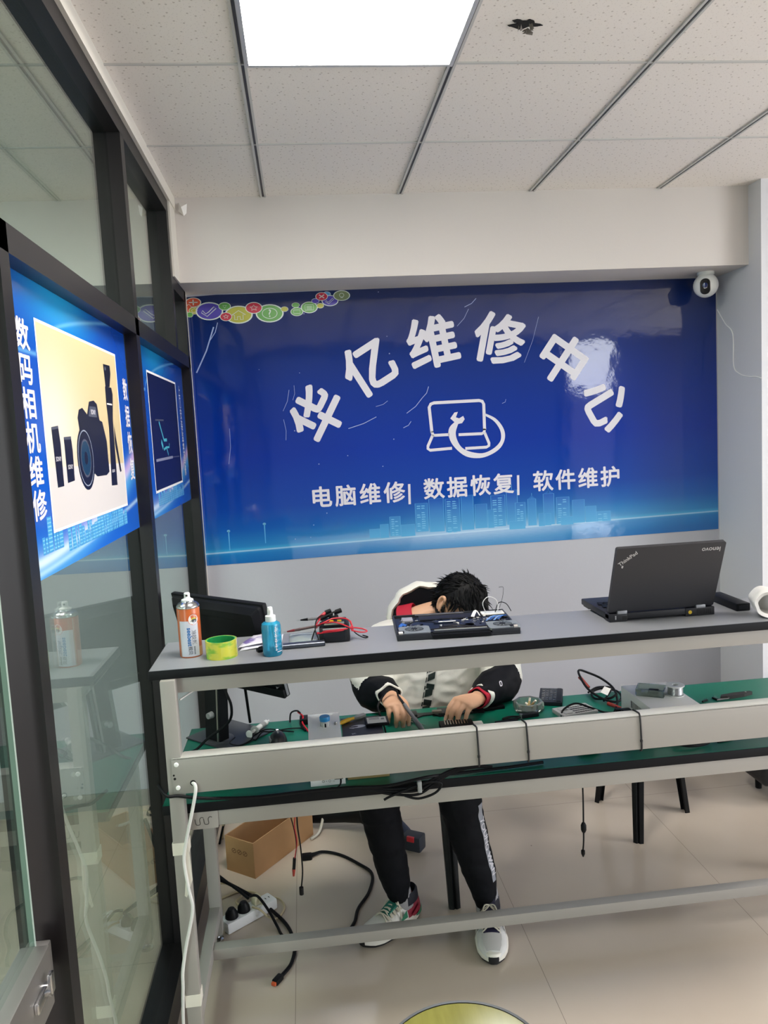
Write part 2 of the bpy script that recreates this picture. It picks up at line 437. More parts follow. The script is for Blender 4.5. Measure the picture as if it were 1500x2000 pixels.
tag(M().tube([(2.228, .275, 2.30), (2.227, .2, 2.22), (2.2275, .135, 2.16), (2.2275, .13, 2.01), (2.2275, .08, 1.965), (2.2275, .0, 1.945), (2.2275, -.06, 1.94), (2.2275, -.098, 1.93)], .0022, WHITE).build('camera_cord'), 'thin white cord running down the side wall under the security camera', 'cord')

# ================================================================ POSTERS
def poster_mat():
    m = mat('glossy blue poster print', '#1c3f9c', .055, spec=.8)
    t = NT(m); sp = t.n('SeparateXYZ'); t.l(t.obj(), sp.inputs[0]); x, z = sp.outputs[0], sp.outputs[2]
    # a horizon line that rises slightly to the right
    zz = t.math('SUBTRACT', z, t.math('MULTIPLY', x, .018))
    rp = t.n('ValToRGB'); f = t.math('DIVIDE', t.math('SUBTRACT', zz, 1.17), 1.29); t.l(f, rp.inputs[0])
    cr = rp.color_ramp
    stops = [(0, '#125a9e'), (.04, '#1a6cac'), (.058, '#3592c2'), (.068, '#2474b0'), (.13, '#1854a4'), (.21, '#12409a'), (.4, '#082f92'), (.62, '#0c2d82'), (.8, '#142b6c'), (1., '#14244f')]
    while len(cr.elements) < len(stops): cr.elements.new(.5)
    for e, (pp, c) in zip(cr.elements, stops): e.position = pp; e.color = lin(c)
    glow = t.math('MULTIPLY', t.gauss(x, .98, .50), t.gauss(zz, 1.236, .035))
    c1 = t.mix(t.math('MULTIPLY', glow, .85), rp.outputs[0], lin('#d5cfe0'))
    haze = t.math('MULTIPLY', t.gauss(x, 1.05, .75), t.gauss(zz, 1.23, .11))
    c2 = t.mix(t.math('MULTIPLY', haze, .55), c1, lin('#5fb3d8'))
    hl = t.math('MULTIPLY', t.gauss(zz, 1.2375, .0035), .6)
    c3 = t.mix(hl, c2, lin('#b7d5e6'))
    wv = t.n('TexNoise', i_Scale=30.0, i_Detail=3.0); mp = t.n('Mapping'); mp.inputs['Scale'].default_value = (1, 1, 8); t.l(t.obj(), mp.inputs[0]); t.l(mp.outputs[0], wv.inputs['Vector'])
    sea = t.math('MULTIPLY', t.math('LESS_THAN', zz, 1.234), t.math('MULTIPLY', wv.outputs['Fac'], .35))
    c4 = t.mix(sea, c3, lin('#1f66ae'))
    st = t.n('TexVoronoi', i_Scale=16.0); t.l(t.obj(), st.inputs['Vector'])
    star = t.math('MULTIPLY', t.math('LESS_THAN', st.outputs['Distance'], .05), t.math('GREATER_THAN', t.gauss(x, .25, .35), .4))
    t.l(t.mix(t.math('MULTIPLY', star, .5), c4, lin('#b9c8e6')), t.b.inputs['Base Color'])
    n1 = t.n('TexNoise', i_Scale=5.0, i_Detail=2.0); n2 = t.n('TexNoise', i_Scale=42.0, i_Detail=3.0)
    t.l(t.obj(), n1.inputs['Vector']); t.l(t.obj(), n2.inputs['Vector'])
    hh = t.math('ADD', n1.outputs['Fac'], t.math('MULTIPLY', n2.outputs['Fac'], .10))
    bp = t.n('Bump', i_Strength=.35, i_Distance=.004); t.l(hh, bp.inputs['Height']); t.l(bp.outputs['Normal'], t.b.inputs['Normal'])
    return m
pt = thing('wall_poster', 'large blue repair-shop banner with white lettering covering the back wall', 'poster', (0, YW - .001, 0))
top = [(-.401, 2.452), (-.26, 2.459), (-.07, 2.458), (.29, 2.461), (.67, 2.462), (1.17, 2.462), (1.7, 2.461), (2.222, 2.459)]
left = [(-.399, 2.30), (-.398, 1.93), (-.402, 1.56), (-.405, 1.174)]
bot = [(-.16, 1.174), (.344, 1.18), (1.125, 1.179), (1.663, 1.18), (2.224, 1.183)]
outl = left + bot + top[::-1]
sh = M(); mx = FACE_CAM((0, 0, 0))
sh.prism(outl, 0, .0012, poster_mat(), mx); sh.build('sheet', pt)
le = M(); Zt = .0016
for ch, x, z, a in (('华', .203, 1.869, 61), ('亿', .458, 2.076, 30), ('维', .768, 2.179, 9.5), ('修', 1.096, 2.180, -13), ('中', 1.406, 2.071, -36), ('心', 1.626, 1.845, -62)):
    le.text(ch, .258, INK, mx @ T((x, z, Zt)) @ Matrix.Rotation(math.radians(a), 4, 'Z'), bold=.028)
le.build('lettering', pt); le = M()
def row(chs, x0, x1, z0, z1, size):
    for i, ch in enumerate(chs):
        f = i / (len(chs) - 1); le.text(ch, size, INK, mx @ T((x0 + (x1 - x0) * f, z0 + (z1 - z0) * f, Zt)) @ Matrix.Rotation(.008, 4, 'Z'), bold=.022)
row('电脑维修', .178, .540, 1.466, 1.468, .108); row('数据恢复', .738, 1.092, 1.474, 1.478, .108); row('软件维护', 1.296, 1.648, 1.480, 1.482, .108)
for x, z in ((.613, 1.462), (1.166, 1.474)): le.flat([(x - .006, z - .05), (x + .006, z - .05), (x + .008, z + .05), (x - .004, z + .05)], INK, mx, Zt)
le.build('lettering', pt)
em = M()
em.stroke([(.741, 1.760), (.733, 1.884), (.742, 1.899), (.758, 1.904), (.984, 1.905), (1.000, 1.900), (1.007, 1.886), (1.006, 1.758)], .015, INK, mx, Zt, k=1)
em.stroke([(1.006, 1.765), (1.004, 1.749), (.992, 1.741), (.874, 1.742)], .014, INK, mx, Zt); em.stroke([(.741, 1.765), (.744, 1.752), (.752, 1.745), (.827, 1.745)], .014, INK, mx, Zt)
em.stroke([(.745, 1.748), (.718, 1.694), (.717, 1.682), (.728, 1.673), (.838, 1.677)], .014, INK, mx, Zt)
em.stroke([(1.006, 1.745), (1.026, 1.692), (1.025, 1.680), (1.012, 1.673), (.905, 1.672)], .014, INK, mx, Zt)
outer = catmull([(1.013, 1.840, 0), (1.065, 1.812, 0), (1.101, 1.764, 0), (1.108, 1.715, 0), (1.084, 1.667, 0), (1.034, 1.635, 0), (.975, 1.621, 0), (.905, 1.634, 0), (.848, 1.685, 0), (.824, 1.738, 0), (.829, 1.778, 0), (.856, 1.805, 0)], 5)
inner = catmull([(1.012, 1.828, 0), (1.055, 1.800, 0), (1.084, 1.755, 0), (1.088, 1.712, 0), (1.070, 1.682, 0), (1.030, 1.655, 0), (.985, 1.644, 0), (.929, 1.655, 0), (.889, 1.677, 0), (.867, 1.713, 0), (.860, 1.753, 0), (.874, 1.795, 0)], 5)
n = len(outer); em.add([(q.x, q.y, Zt) for q in outer] + [(q.x, q.y, Zt) for q in inner], [[i, i + 1, n + i + 1, n + i] for i in range(n - 1)], INK, mx)
em.add([(x, z, Zt) for x, z in [(.856, 1.805), (.874, 1.795), (.894, 1.798), (.908, 1.817), (.901, 1.833), (.880, 1.822), (.864, 1.828), (.875, 1.854), (.858, 1.852), (.836, 1.824)]],
       [[0, 1, 2, 3, 5], [3, 4, 5], [0, 5, 6, 9], [6, 7, 8, 9]], INK, mx)
em.build('laptop_wrench_emblem', pt)
bd = M(); CC = dict(ye='#a9a63c', gr='#5d9a4a', pu='#4a3f9e', re='#b5273f', bl='#4f8fc0', ol='#6d7a55')
CC['or'] = '#c05238'
CI = [('or', -.366, 2.427, .0371, .0223), ('or', -.388, 2.399, .012, .0203), ('ye', -.363, 2.389, .027, .0169), ('gr', -.386, 2.371, .0155, .0122), ('pu', -.294, 2.384, .0641, .0419), ('gr', -.222, 2.404, .029, .0189), ('ye', -.159, 2.363, .0662, .0419), ('re', -.219, 2.356, .0284, .0203), ('gr', -.013, 2.364, .0662, .0425), ('re', -.086, 2.392, .0405, .027), ('ye', .058, 2.381, .0182, .0122), ('gr', .112, 2.398, .0189, .0122), ('gr', .116, 2.367, .0304, .0203), ('gr', .176, 2.385, .0405, .027), ('ye', .229, 2.391, .0176, .0122), ('pu', .207, 2.414, .0189, .0122), ('bl', .263, 2.444, .0189, .0122), ('pu', .277, 2.413, .0405, .0257), ('re', .238, 2.434, .0297, .0196), ('ol', .334, 2.435, .0405, .0243)]
rimm = mat('badge rim print', '#c9d2c9', .4)
for k, (c, x, z, rx, rz) in enumerate(CI):
    bd.flat(ellipse(rx, rz, 28, x, z), rimm, mx, Zt + k * .00004); bd.flat(ellipse(rx * .9, rz * .88, 28, x, z), mat('badge ' + c, CC[c], .35), mx, Zt + .00002 + k * .00004)
def icon(x, z, pts, w=.003, closed=False): bd.stroke([(x + a, z + b) for a, b in pts], w, rimm, mx, Zt + .0012, closed)
chk = [(-.032, .004), (-.018, -.012), (-.004, -.004), (.022, .02), (.032, .012), (-.012, -.024), (-.038, -.006)]
icon(-.294, 2.384, chk, closed=True); icon(.277, 2.413, [(a * .6, b * .6) for a, b in chk], .002, True)
star = [(math.cos(PI / 2 + i * PI / 5) * (.02 if i % 2 == 0 else .009), math.sin(PI / 2 + i * PI / 5) * (.014 if i % 2 == 0 else .006)) for i in range(10)]
icon(-.086, 2.392, star, .0022, True); icon(-.219, 2.356, [(a * .7, b * .7) for a, b in star], .002, True)
icon(-.159, 2.358, [(-.032, .004), (0, .024), (.032, .004), (.02, .004), (.02, -.018), (.007, -.018), (.007, -.004), (-.007, -.004), (-.007, -.018), (-.02, -.018), (-.02, .004)], .0026, True)
icon(-.363, 2.389, [(-.014, .002), (0, .010), (.014, .002), (.009, -.008), (-.009, -.008)], .002, True)
icon(-.366, 2.427, [(-.02, 0), (.02, 0)], .004); icon(-.366, 2.427, [(0, -.013), (0, .013)], .005)
icon(-.013, 2.364, ellipse(.035, .024, 24), .0026, True); bd.text('?', .05, rimm, mx @ T((-.013, 2.363, Zt + .0012)), bold=.01)
icon(.116, 2.367, [(-.015, .008), (.015, .008), (.015, -.009), (-.015, -.009)], .002, True)
icon(.176, 2.385, [(-.02, .013), (.02, .013), (.02, -.013), (-.02, -.013)], .002, True)
for b in (.005, -.001, -.007): icon(.176, 2.385, [(-.013, b), (.013, b)], .0016)
icon(.238, 2.434, [(-.012, -.008), (.012, .008)], .004); icon(.238, 2.434, [(-.012, .008), (.012, -.008)], .004)
icon(.334, 2.437, ellipse(.011, .009, 12), .002, True); icon(.334, 2.425, [(-.006, 0), (.006, 0)], .002); icon(-.222, 2.404, [(-.009, .004), (.009, .004), (0, -.009)], .002, True)
bd.build('badge_print', pt)
cy = M(); BL = [(.406, 1.299, .457, 1.256), (.46, 1.32, .501, 1.253), (.509, 1.355, .562, 1.258), (.564, 1.311, .633, 1.253), (.639, 1.413, .701, 1.271), (.709, 1.431, .782, 1.266), (.791, 1.426, .863, 1.26), (.872, 1.439, .933, 1.265), (.941, 1.39, 1.002, 1.269), (1.024, 1.429, 1.096, 1.272), (1.006, 1.359, 1.036, 1.267), (1.104, 1.451, 1.16, 1.277), (1.148, 1.386, 1.199, 1.265), (1.213, 1.4, 1.255, 1.266), (1.268, 1.324, 1.298, 1.259), (1.294, 1.422, 1.349, 1.265), (1.3, 1.322, 1.331, 1.261), (1.361, 1.4, 1.428, 1.264), (1.444, 1.381, 1.508, 1.264), (1.513, 1.345, 1.569, 1.264), (1.57, 1.314, 1.644, 1.264), (1.115, 1.293, 1.196, 1.252), (1.383, 1.299, 1.447, 1.258)]
def bmat(k):
    nm = 'skyline print %d' % k
    if nm in MATS: return MATS[nm]
    m = mat(nm, '#3f80bd', .25)
    t = NT(m); sp = t.n('SeparateXYZ'); t.l(t.obj(), sp.inputs[0])
    f = t.math('DIVIDE', t.math('SUBTRACT', sp.outputs[2], 1.25), .18, True)
    t.l(t.mix(f, lin('#58a6d2'), lin(['#1f50a8', '#2560b0', '#2152a8'][k])), t.b.inputs['Base Color']); return m
lm = mat('skyline outline print', '#4f9acb', .3); wm = mat('skyline window print', '#6fb2d6', .3)
rr = random.Random(11)
for i, (x0, z1, x1, z0) in enumerate(BL):
    zz = Zt - .0003 + i * .00002; cy.flat([(x0, z0), (x1, z0), (x1, z1), (x0, z1)], bmat(i % 3), mx, zz)
    cy.stroke([(x0, z0), (x0, z1), (x1, z1), (x1, z0)], .0022, lm, mx, zz + .00001)
    if i in (11, 13, 15, 7): cy.stroke([((x0 + x1) / 2, z1), ((x0 + x1) / 2, z1 + .03)], .002, lm, mx, zz)
    if i in (15, 13): cy.flat([(x0, z1), (x1, z1), ((x0 + x1) / 2, z1 + .018)], bmat(1), mx, zz)
    if i in (2, 6, 9, 12, 17, 20, 4):
        nz = int((z1 - z0) / .011)
        for j in range(nz):
            for k in range(2):
                if rr.random() < .75:
                    a = x0 + .008 + (x1 - x0 - .016) * k / 2; cy.flat([(a, z1 - .012 - j * .011), (a + (x1 - x0) * .3 * rr.uniform(.5, 1), z1 - .012 - j * .011), (a + (x1 - x0) * .3, z1 - .016 - j * .011), (a, z1 - .016 - j * .011)], wm, mx, zz + .00001)
for x, z in ((-.28, 1.336), (-.106, 1.36)):
    cy.flat([(x - .0018, z - .095), (x + .0018, z - .095), (x + .003, z), (x - .003, z)], lm, mx, Zt); cy.flat(ellipse(.008, .006, 12, x, z), wm, mx, Zt)
cy.build('skyline_print', pt)
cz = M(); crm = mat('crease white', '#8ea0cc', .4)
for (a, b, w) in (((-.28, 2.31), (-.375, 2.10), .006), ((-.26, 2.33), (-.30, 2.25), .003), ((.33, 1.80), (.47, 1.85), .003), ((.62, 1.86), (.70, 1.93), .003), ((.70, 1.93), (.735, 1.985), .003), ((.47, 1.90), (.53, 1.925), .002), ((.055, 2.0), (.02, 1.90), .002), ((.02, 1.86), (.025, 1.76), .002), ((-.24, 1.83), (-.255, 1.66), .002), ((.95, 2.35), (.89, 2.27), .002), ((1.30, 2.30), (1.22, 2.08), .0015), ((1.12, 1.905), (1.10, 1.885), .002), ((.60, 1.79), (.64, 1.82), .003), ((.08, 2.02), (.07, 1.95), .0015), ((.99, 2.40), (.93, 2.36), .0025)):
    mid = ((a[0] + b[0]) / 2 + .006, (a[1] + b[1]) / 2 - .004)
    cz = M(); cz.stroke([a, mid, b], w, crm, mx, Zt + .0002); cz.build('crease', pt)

def glass_poster_mat(W):
    m = mat('blue swoosh print %.2f' % W, '#1546b8', .16, spec=.5)
    t = NT(m); sp = t.n('SeparateXYZ'); t.l(t.obj(), sp.inputs[0]); u = t.math('DIVIDE', sp.outputs[1], W); v = t.math('DIVIDE', sp.outputs[2], .61)
    base = t.mix(v, lin('#1a5cc0'), lin('#0d3f9e'))
    g1 = t.math('MULTIPLY', t.gauss(u, .38, .22), t.gauss(v, 1.0, .16)); c = t.mix(t.math('MULTIPLY', g1, .9), base, lin('#1fa0d8'))
    arc = t.math('ADD', t.math('MULTIPLY', t.math('POWER', u, 2.2), .30), .05)
    d = t.math('SUBTRACT', v, arc)
    below = t.gauss(d, -.02, .07); c = t.mix(t.math('MULTIPLY', below, .75), c, lin('#58aee0'))
    pink = t.math('MULTIPLY', t.gauss(d, .02, .035), t.math('MULTIPLY', u, 1.0)); c = t.mix(t.math('MULTIPLY', pink, .9), c, lin('#c9a6d6'))
    w1 = t.math('MULTIPLY', t.gauss(d, .0, .018), t.math('SUBTRACT', 1.15, u, True)); c = t.mix(t.math('MULTIPLY', w1, .85), c, lin('#d9ecf6'))
    w2 = t.gauss(t.math('SUBTRACT', v, t.math('MULTIPLY', t.math('POWER', u, 1.6), .13)), .015, .010); c = t.mix(t.math('MULTIPLY', w2, .6), c, lin('#bfe2f4'))
    arc2 = t.math('SUBTRACT', v, t.math('ADD', t.math('MULTIPLY', t.math('POWER', t.math('SUBTRACT', u, .2), .5), .32), .74))
    c = t.mix(t.math('MULTIPLY', t.gauss(arc2, 0, .008), .45), c, lin('#7fc6ea'))
    t.l(c, t.b.inputs['Base Color']); return m
def city(m, u0, u1, v0, mxp, seed):
    r = random.Random(seed); u = u0
    while u < u1:
        w = r.uniform(.012, .03); hgt = r.uniform(.03, .085)
        m.flat([(u, v0), (u + w, v0), (u + w, v0 + hgt), (u, v0 + hgt)], mat('tower print', '#3f93c8', .3), mxp, .0009)
        for k in range(int(hgt / .008)): m.flat([(u + .002, v0 + .004 + k * .008), (u + w - .003, v0 + .004 + k * .008), (u + w - .003, v0 + .007 + k * .008), (u + .002, v0 + .007 + k * .008)], mat('tower window print', '#7fc0e0', .3), mxp, .001)
        u += w + r.uniform(.0, .008)
P = FACE_PX((0, 0, 0))
gp = thing('glass_poster', 'blue poster of a camera on cream backdrop, on the partition glass', 'poster', (XG + .001, -2.055, 1.510))
W1 = 1.050
M().prism([(0, 0), (W1, 0), (W1, .605), (0, .605)], 0, .0008, glass_poster_mat(W1), P).prism([(0, .602), (W1, .602), (W1, .606), (0, .606)], .0008, .001, PAPER, P).build('sheet', gp)
ph = M(); loc = lambda y, z: (y + 2.055, z - 1.510)
ph.flat([loc(-1.84, 2.036), loc(-1.84, 1.592), loc(-1.144, 1.592), loc(-1.144, 2.036)], PAPER, P, .0011)
def cream():
    m = mat('cream photo print', '#d9c7a2', .3); t = NT(m); sp = t.n('SeparateXYZ'); t.l(t.obj(), sp.inputs[0]); y, z = sp.outputs[1], sp.outputs[2]
    wv = t.math('ADD', t.math('MULTIPLY', y, -.015), .222)
    table = t.math('LESS_THAN', z, wv)
    glow = t.math('MULTIPLY', t.gauss(y, .27, .20), t.gauss(z, .28, .17))
    bg = t.mix(t.math('MULTIPLY', glow, .8), lin('#c9b588'), lin('#e0d8cc'))
    t.l(t.mix(table, bg, lin('#cfc9c4')), t.b.inputs['Base Color']); return m
ph.flat([loc(-1.834, 2.030), loc(-1.834, 1.598), loc(-1.150, 1.598), loc(-1.150, 2.030)], cream(), P, .0012)
pk = mat('printed black', '#15161b', .3); pg = mat('printed grey', '#4b4e58', .3); pl = mat('printed lens glass', '#1f3a4a', .2)
def pf(pts, m=pk, z=.0013): ph.flat([loc(*q) for q in pts], m, P, z)
pf([(-1.298, 1.994), (-1.291, 1.932), (-1.244, 1.935), (-1.22, 1.974), (-1.222, 1.996)]); pf([(-1.285, 1.978), (-1.27, 1.978), (-1.27, 1.988), (-1.285, 1.988)], pg, .00135)
pf([(-1.297, 1.933), (-1.299, 1.887), (-1.292, 1.822), (-1.316, 1.661), (-1.25, 1.659), (-1.239, 1.842), (-1.215, 1.915), (-1.225, 1.934)]); pf([(-1.29, 1.884), (-1.235, 1.884), (-1.235, 1.888), (-1.29, 1.888)], PAPER, .00135)
pf([(-1.232, 1.831), (-1.239, 1.778), (-1.205, 1.693), (-1.187, 1.696)])
pf([(-1.794, 1.814), (-1.786, 1.684), (-1.741, 1.685), (-1.739, 1.777), (-1.746, 1.818)]); pf([(-1.713, 1.793), (-1.712, 1.69), (-1.658, 1.693), (-1.653, 1.761), (-1.658, 1.795)])
pf([(-1.794, 1.814), (-1.746, 1.818), (-1.745, 1.812), (-1.793, 1.808)], pg, .00135); pf([(-1.713, 1.793), (-1.658, 1.795), (-1.657, 1.788), (-1.712, 1.787)], pg, .00135)
pf([(-1.59, 1.839), (-1.562, 1.73), (-1.457, 1.693), (-1.361, 1.692), (-1.329, 1.70), (-1.329, 1.782), (-1.36, 1.835), (-1.387, 1.838), (-1.40, 1.88), (-1.43, 1.888), (-1.476, 1.883), (-1.503, 1.850), (-1.542, 1.865), (-1.573, 1.859)])
pf([(-1.49, 1.845), (-1.41, 1.845), (-1.415, 1.872), (-1.475, 1.872)], pg, .00135)
for k, (rx, rz, m_) in enumerate(((.075, .078, pk), (.066, .069, mat('printed ring', '#8f97a6', .3)), (.063, .066, pk), (.045, .047, pg), (.040, .042, pl), (.015, .016, pk))):
    ph.flat([(x, y) for x, y in ellipse(rx, rz, 32, -1.547 + 2.055, 1.742 - 1.51)], m_, P, .0014 + k * .00004)
for s_, y, z, sz in (('SONY', -1.445, 1.857, .017), ('SONY', -1.765, 1.745, .014), ('SONY', -1.683, 1.725, .014), ('SONY', -1.283, 1.70, .012)):
    ph.text(s_, sz, INK, P @ T((*loc(y, z), .0018)), bold=.015)
ph.build('camera_photo', gp)
tx = M(); city(tx, .14, .25, .045, P, 4); city(tx, .31, .87, .03, P, 5)
for i, ch in enumerate('数码相机维修'): tx.text(ch, .064, INK, P @ T((.134 + .002 * i, .478 - .0672 * i, .0016)), bold=.025, sx=1.32)
for i, ch in enumerate('数据恢复'): tx.text(ch, .070, INK, P @ T((1.004 + .003 * i, .424 - .081 * i, .0016)), bold=.02, sx=.85)
tx.build('lettering', gp)
gp2 = thing('glass_poster', 'dark-centred blue poster with a thin cyan drawing, on the partition glass', 'poster', (XG + .001, -.945, 1.510))
W2 = 1.10
M().prism([(0, 0), (W2, 0), (W2, .605), (0, .605)], 0, .0008, glass_poster_mat(W2), P).build('sheet', gp2)
ph = M(); loc = lambda y, z: (y + .945, z - 1.510)
ph.flat([loc(-.685, 2.033), loc(-.685, 1.594), loc(-.054, 1.602), loc(-.052, 2.033)], PAPER, P, .0011)
ph.flat([loc(-.676, 2.025), loc(-.676, 1.603), loc(-.066, 1.610), loc(-.066, 2.025)], mat('printed night blue', '#141733', .25), P, .0012)
cyan = mat('printed cyan', '#4fb6c6', .3)
def st(pts, w, m=cyan): ph.stroke([loc(*q) for q in pts], w, m, P, .0014)
st([(-.59, 1.859), (-.415, 1.862)], .006, pg); st([(-.52, 1.854), (-.441, 1.785), (-.377, 1.786)], .012); st([(-.50, 1.781), (-.47, 1.755)], .02); st([(-.457, 1.749), (-.40, 1.757), (-.363, 1.726)], .01); st([(-.40, 1.757), (-.335, 1.757), (-.326, 1.772)], .008)
st([(-.632, 1.711), (-.268, 1.716)], .010, mat('printed silver', '#8d8fa0', .3)); st([(-.268, 1.716), (-.097, 1.716)], .004, pg)
ph.build('device_drawing', gp2)
tx = M(); city(tx, .3, .9, .035, P, 6)
for i, ch in enumerate('上门安装监控维修'): tx.text(ch, .052, INK, P @ T((.982 + .001 * i, .487 - .050 * i, .0016)), bold=.02, sx=.8)
tx.build('lettering', gp2)
# ================================================================ WORKBENCH
SZ, GZ = 1.1505, .7505          # heights of the upper shelf and of the green top
benchm = mat('grey powder-coated steel', '#9b9791', .38, spec=.45)
benchm_lit = mat('lit powder-coated steel', '#d0cfc8', .35, spec=.5)  # lighter copy of the bench steel, paints overhead light onto the raceway ledge
lam = mat('grey laminate', '#838589', .35, var=.015, vscale=8)
green = mat('green antistatic mat', '#0a6450', .34, spec=.45, var=.05, vscale=20)
edge = mat('black edge band', '#0d0e12', .5, spec=.2)
wb = thing('workbench', 'long grey steel workbench with green top and raised grey shelf', 'workbench', (.84, -1.09, 0))
XR = 2.05
M().bx((-.358, -1.39, 1.124), (XR, -1.085, 1.1495), edge, .002).bx((-.356, -1.388, 1.149), (XR - .002, -1.087, SZ), lam).build('upper_shelf', wb, world=True)['label'] = 'grey laminate shelf with black edge'
M().bx((-.357, -1.362, .722), (XR, -.77, .7495), edge, .002).bx((-.355, -1.36, .749), (XR - .002, -.772, GZ), green).build('worktop', wb, world=True)['label'] = 'green mat worktop with black edge'
for x in (-.327, 1.97):
    M().bx((x, -1.405, .012), (x + .04, -1.365, 1.124), benchm, .003).cyl((x + .02, -1.385, 0), (x + .02, -1.385, .02), .02, CHROME).build('leg', wb, world=True)
    r = M().bx((x, -.88, .03), (x + .04, -.84, .722), benchm, .003)
    rl = r.build('leg', wb, world=True)
    M().cyl((x + .02, -.86, .012), (x + .02, -.86, .035), .007, CHROME).lathe([(0, 0), (.021, 0), (.021, .008), (.014, .013), (0, .013)], CHROME, 20, T((x + .02, -.86, 0))).build('levelling_foot', rl, world=True)
    M().bx((x + .002, -1.366, .092), (x + .037, -.879, .137), benchm, .003).build('side_bar', wb, world=True)
    M().bx((x + .005, -1.366, 1.085), (x + .035, -1.10, 1.124), benchm, .002).build('shelf_arm', wb, world=True)
M().bx((-.291, -1.10, .09), (1.972, -1.06, .127), benchm, .003).build('foot_rail', wb, world=True)
M().bx((-.288, -1.372, 1.078), (1.972, -1.352, 1.124), benchm, .002).build('shelf_apron', wb, world=True)
M().bx((-.30, -1.350, .673), (1.98, -1.325, .722), benchm, .002).bx((-.30, -.83, .673), (1.98, -.80, .722), benchm, .002).build('worktop_apron', wb, world=True)
rw = M(); rw.bx((-.312, -1.4095, .803), (XR, -1.4055, .905), benchm, .001)
rw.add([(-.310, -1.4095, .905), (XR, -1.4095, .905), (XR, -1.362, .905), (-.283, -1.362, .905), (-.310, -1.4095, .9025), (XR, -1.4095, .9025), (XR, -1.362, .9025), (-.283, -1.362, .9025)], [[0, 1, 2, 3], [4, 5, 6, 7], [0, 1, 5, 4], [1, 2, 6, 5], [2, 3, 7, 6], [3, 0, 4, 7]], benchm_lit)
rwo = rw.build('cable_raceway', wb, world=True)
for z in (.888, .822): M().lathe([(0, .005), (.005, .0045), (.0062, .002), (.0065, 0)], WHITE, 16, FACE_CAM((-.299, -1.4095, z))).build('bolt', rwo, world=True)
hl = M()
for x, z, r in ((-.308, .858, .0028), (-.306, .848, .0036), (-.258, .832, .008)): M().lathe([(0, .0004), (r, .0004), (r, 0)], mat('punched hole', '#0b0b0c', .8), 14, FACE_CAM((x, -1.4096, z))).build('punched_hole', rwo, world=True)
hk = M().bx((-.287, -1.356, .668), (-.205, -1.349, .722), benchm, .004)
for x in (-.262, -.238): hk.stroke([(x - .008, .70), (x - .006, .685), (x, .682), (x + .006, .685), (x + .005, .698), (x + .010, .704), (x + .016, .702)], .0022, mat('slot shadow', '#4b4844', .8), FACE_CAM((0, -1.3565, 0)), k=3)
hk.build('hook_plate', wb, world=True)
tape = mat('cream tape', '#ddd8cb', .6)
for z0, z1 in ((.17, .205), (.625, .66)):
    M().bx((-.329, -1.4065, z0), (-.2855, -1.364, z1), tape).build('leg_tape', wb, world=True)
M().add([(-.292, -1.4072, .66), (-.285, -1.4072, .66), (-.281, -1.4068, .55), (-.30, -1.4072, .50), (-.306, -1.4072, .505), (-.296, -1.4072, .58)], [[0, 1, 2, 3, 4, 5]], tape).build('leg_tape', wb, world=True)

# bands round the raceway
band = mat('black strap', '#16171a', .5)
def strap(label, x, lean):
    m = M(); pts = [(x, -1.362, .9065), (x + .004, -1.385, .9070), (x, -1.4105, .9065), (x + lean * .5, -1.4125, .86), (x + lean, -1.4105, .802), (x + lean, -1.39, .80)]
    m.tube(pts, .0026, band, 8, 3); m.lathe([(0, .004), (.004, .003), (.004, -.003), (0, -.004)], band, 10, T((x + lean * .7, -1.4125, .83)))
    return tag(m.build('cable_tie'), label, 'cable tie', 'cable ties round the raceway')
strap('black tie round the raceway in front of the seated person, first from the left', .545, .003)
strap('black tie round the raceway below the folded black tool, second from the left', .690, .004)
strap('black tie round the raceway at the white soldering station, last on the right', 1.030, .004)

# ================================================================ ON THE UPPER SHELF
# spray can
def cylwarp(r, a0): return lambda v: Vector(((r + v.z) * math.sin(a0 + v.x / r), -(r + v.z) * math.cos(a0 + v.x / r), v.y))
orange = mat('orange can paint', '#b95c2b', .32, coat=.3); canw = mat('lilac white can label', '#c9cad6', .35)
t = thing('spray_can', 'tall orange and white spray can on the shelf by the glass', 'spray can', (-.259, -1.255, SZ))
M().lathe([(0, 0), (.031, 0), (.0325, .003), (.0325, .142), (.031, .145)], orange, 40).build('can_body', t)
lb = M(); R = .0328
def arcpatch(a0, a1, z0, z1, m, r=R, n=14):
    v = []; 
    for i in range(n + 1):
        a = a0 + (a1 - a0) * i / n; v += [(r * math.sin(a), -r * math.cos(a), z0), (r * math.sin(a), -r * math.cos(a), z1)]
    lb.add(v, [[2 * i, 2 * i + 2, 2 * i + 3, 2 * i + 1] for i in range(n)], m)
arcpatch(-.75, .95, .004, .108, canw); arcpatch(.95, 1.5, .004, .03, mat('tan can print', '#b98a5a', .4)); arcpatch(-.85, -.78, .004, .14, mat('grey can print', '#b0a8a0', .4))
arcpatch(-2.6, -.95, .0, .0, canw)
wz = cylwarp(R + .0002, .55)
for rr_, m_, z_ in ((.0165, mat('badge orange', '#d4562c', .4), 0), (.0145, mat('badge white', '#e2e0dc', .4), .0001)):
    lb.add([wz(Vector((x, y + .112, z_))) for x, y in ellipse(rr_, rr_, 24)], [list(range(24))], m_)
lb.add([wz(Vector((x, y, .0002))) for x, y in [(-.010, .108), (.002, .114), (.010, .110), (.008, .104), (-.002, .104)]], [[0, 1, 2, 3, 4]], mat('badge grey', '#4e5254', .4))
lb.add([wz(Vector((x, y, .0003))) for x, y in [(-.010, .112), (.002, .118), (.010, .114), (.002, .113)]], [[0, 1, 2, 3]], mat('badge yellow', '#c9c04a', .4))
blue = mat('blue can print', '#2b73b8', .4); gy = mat('grey can writing', '#5b5f6a', .4)
rot = Matrix.Rotation(-PI / 2, 4, 'Z')
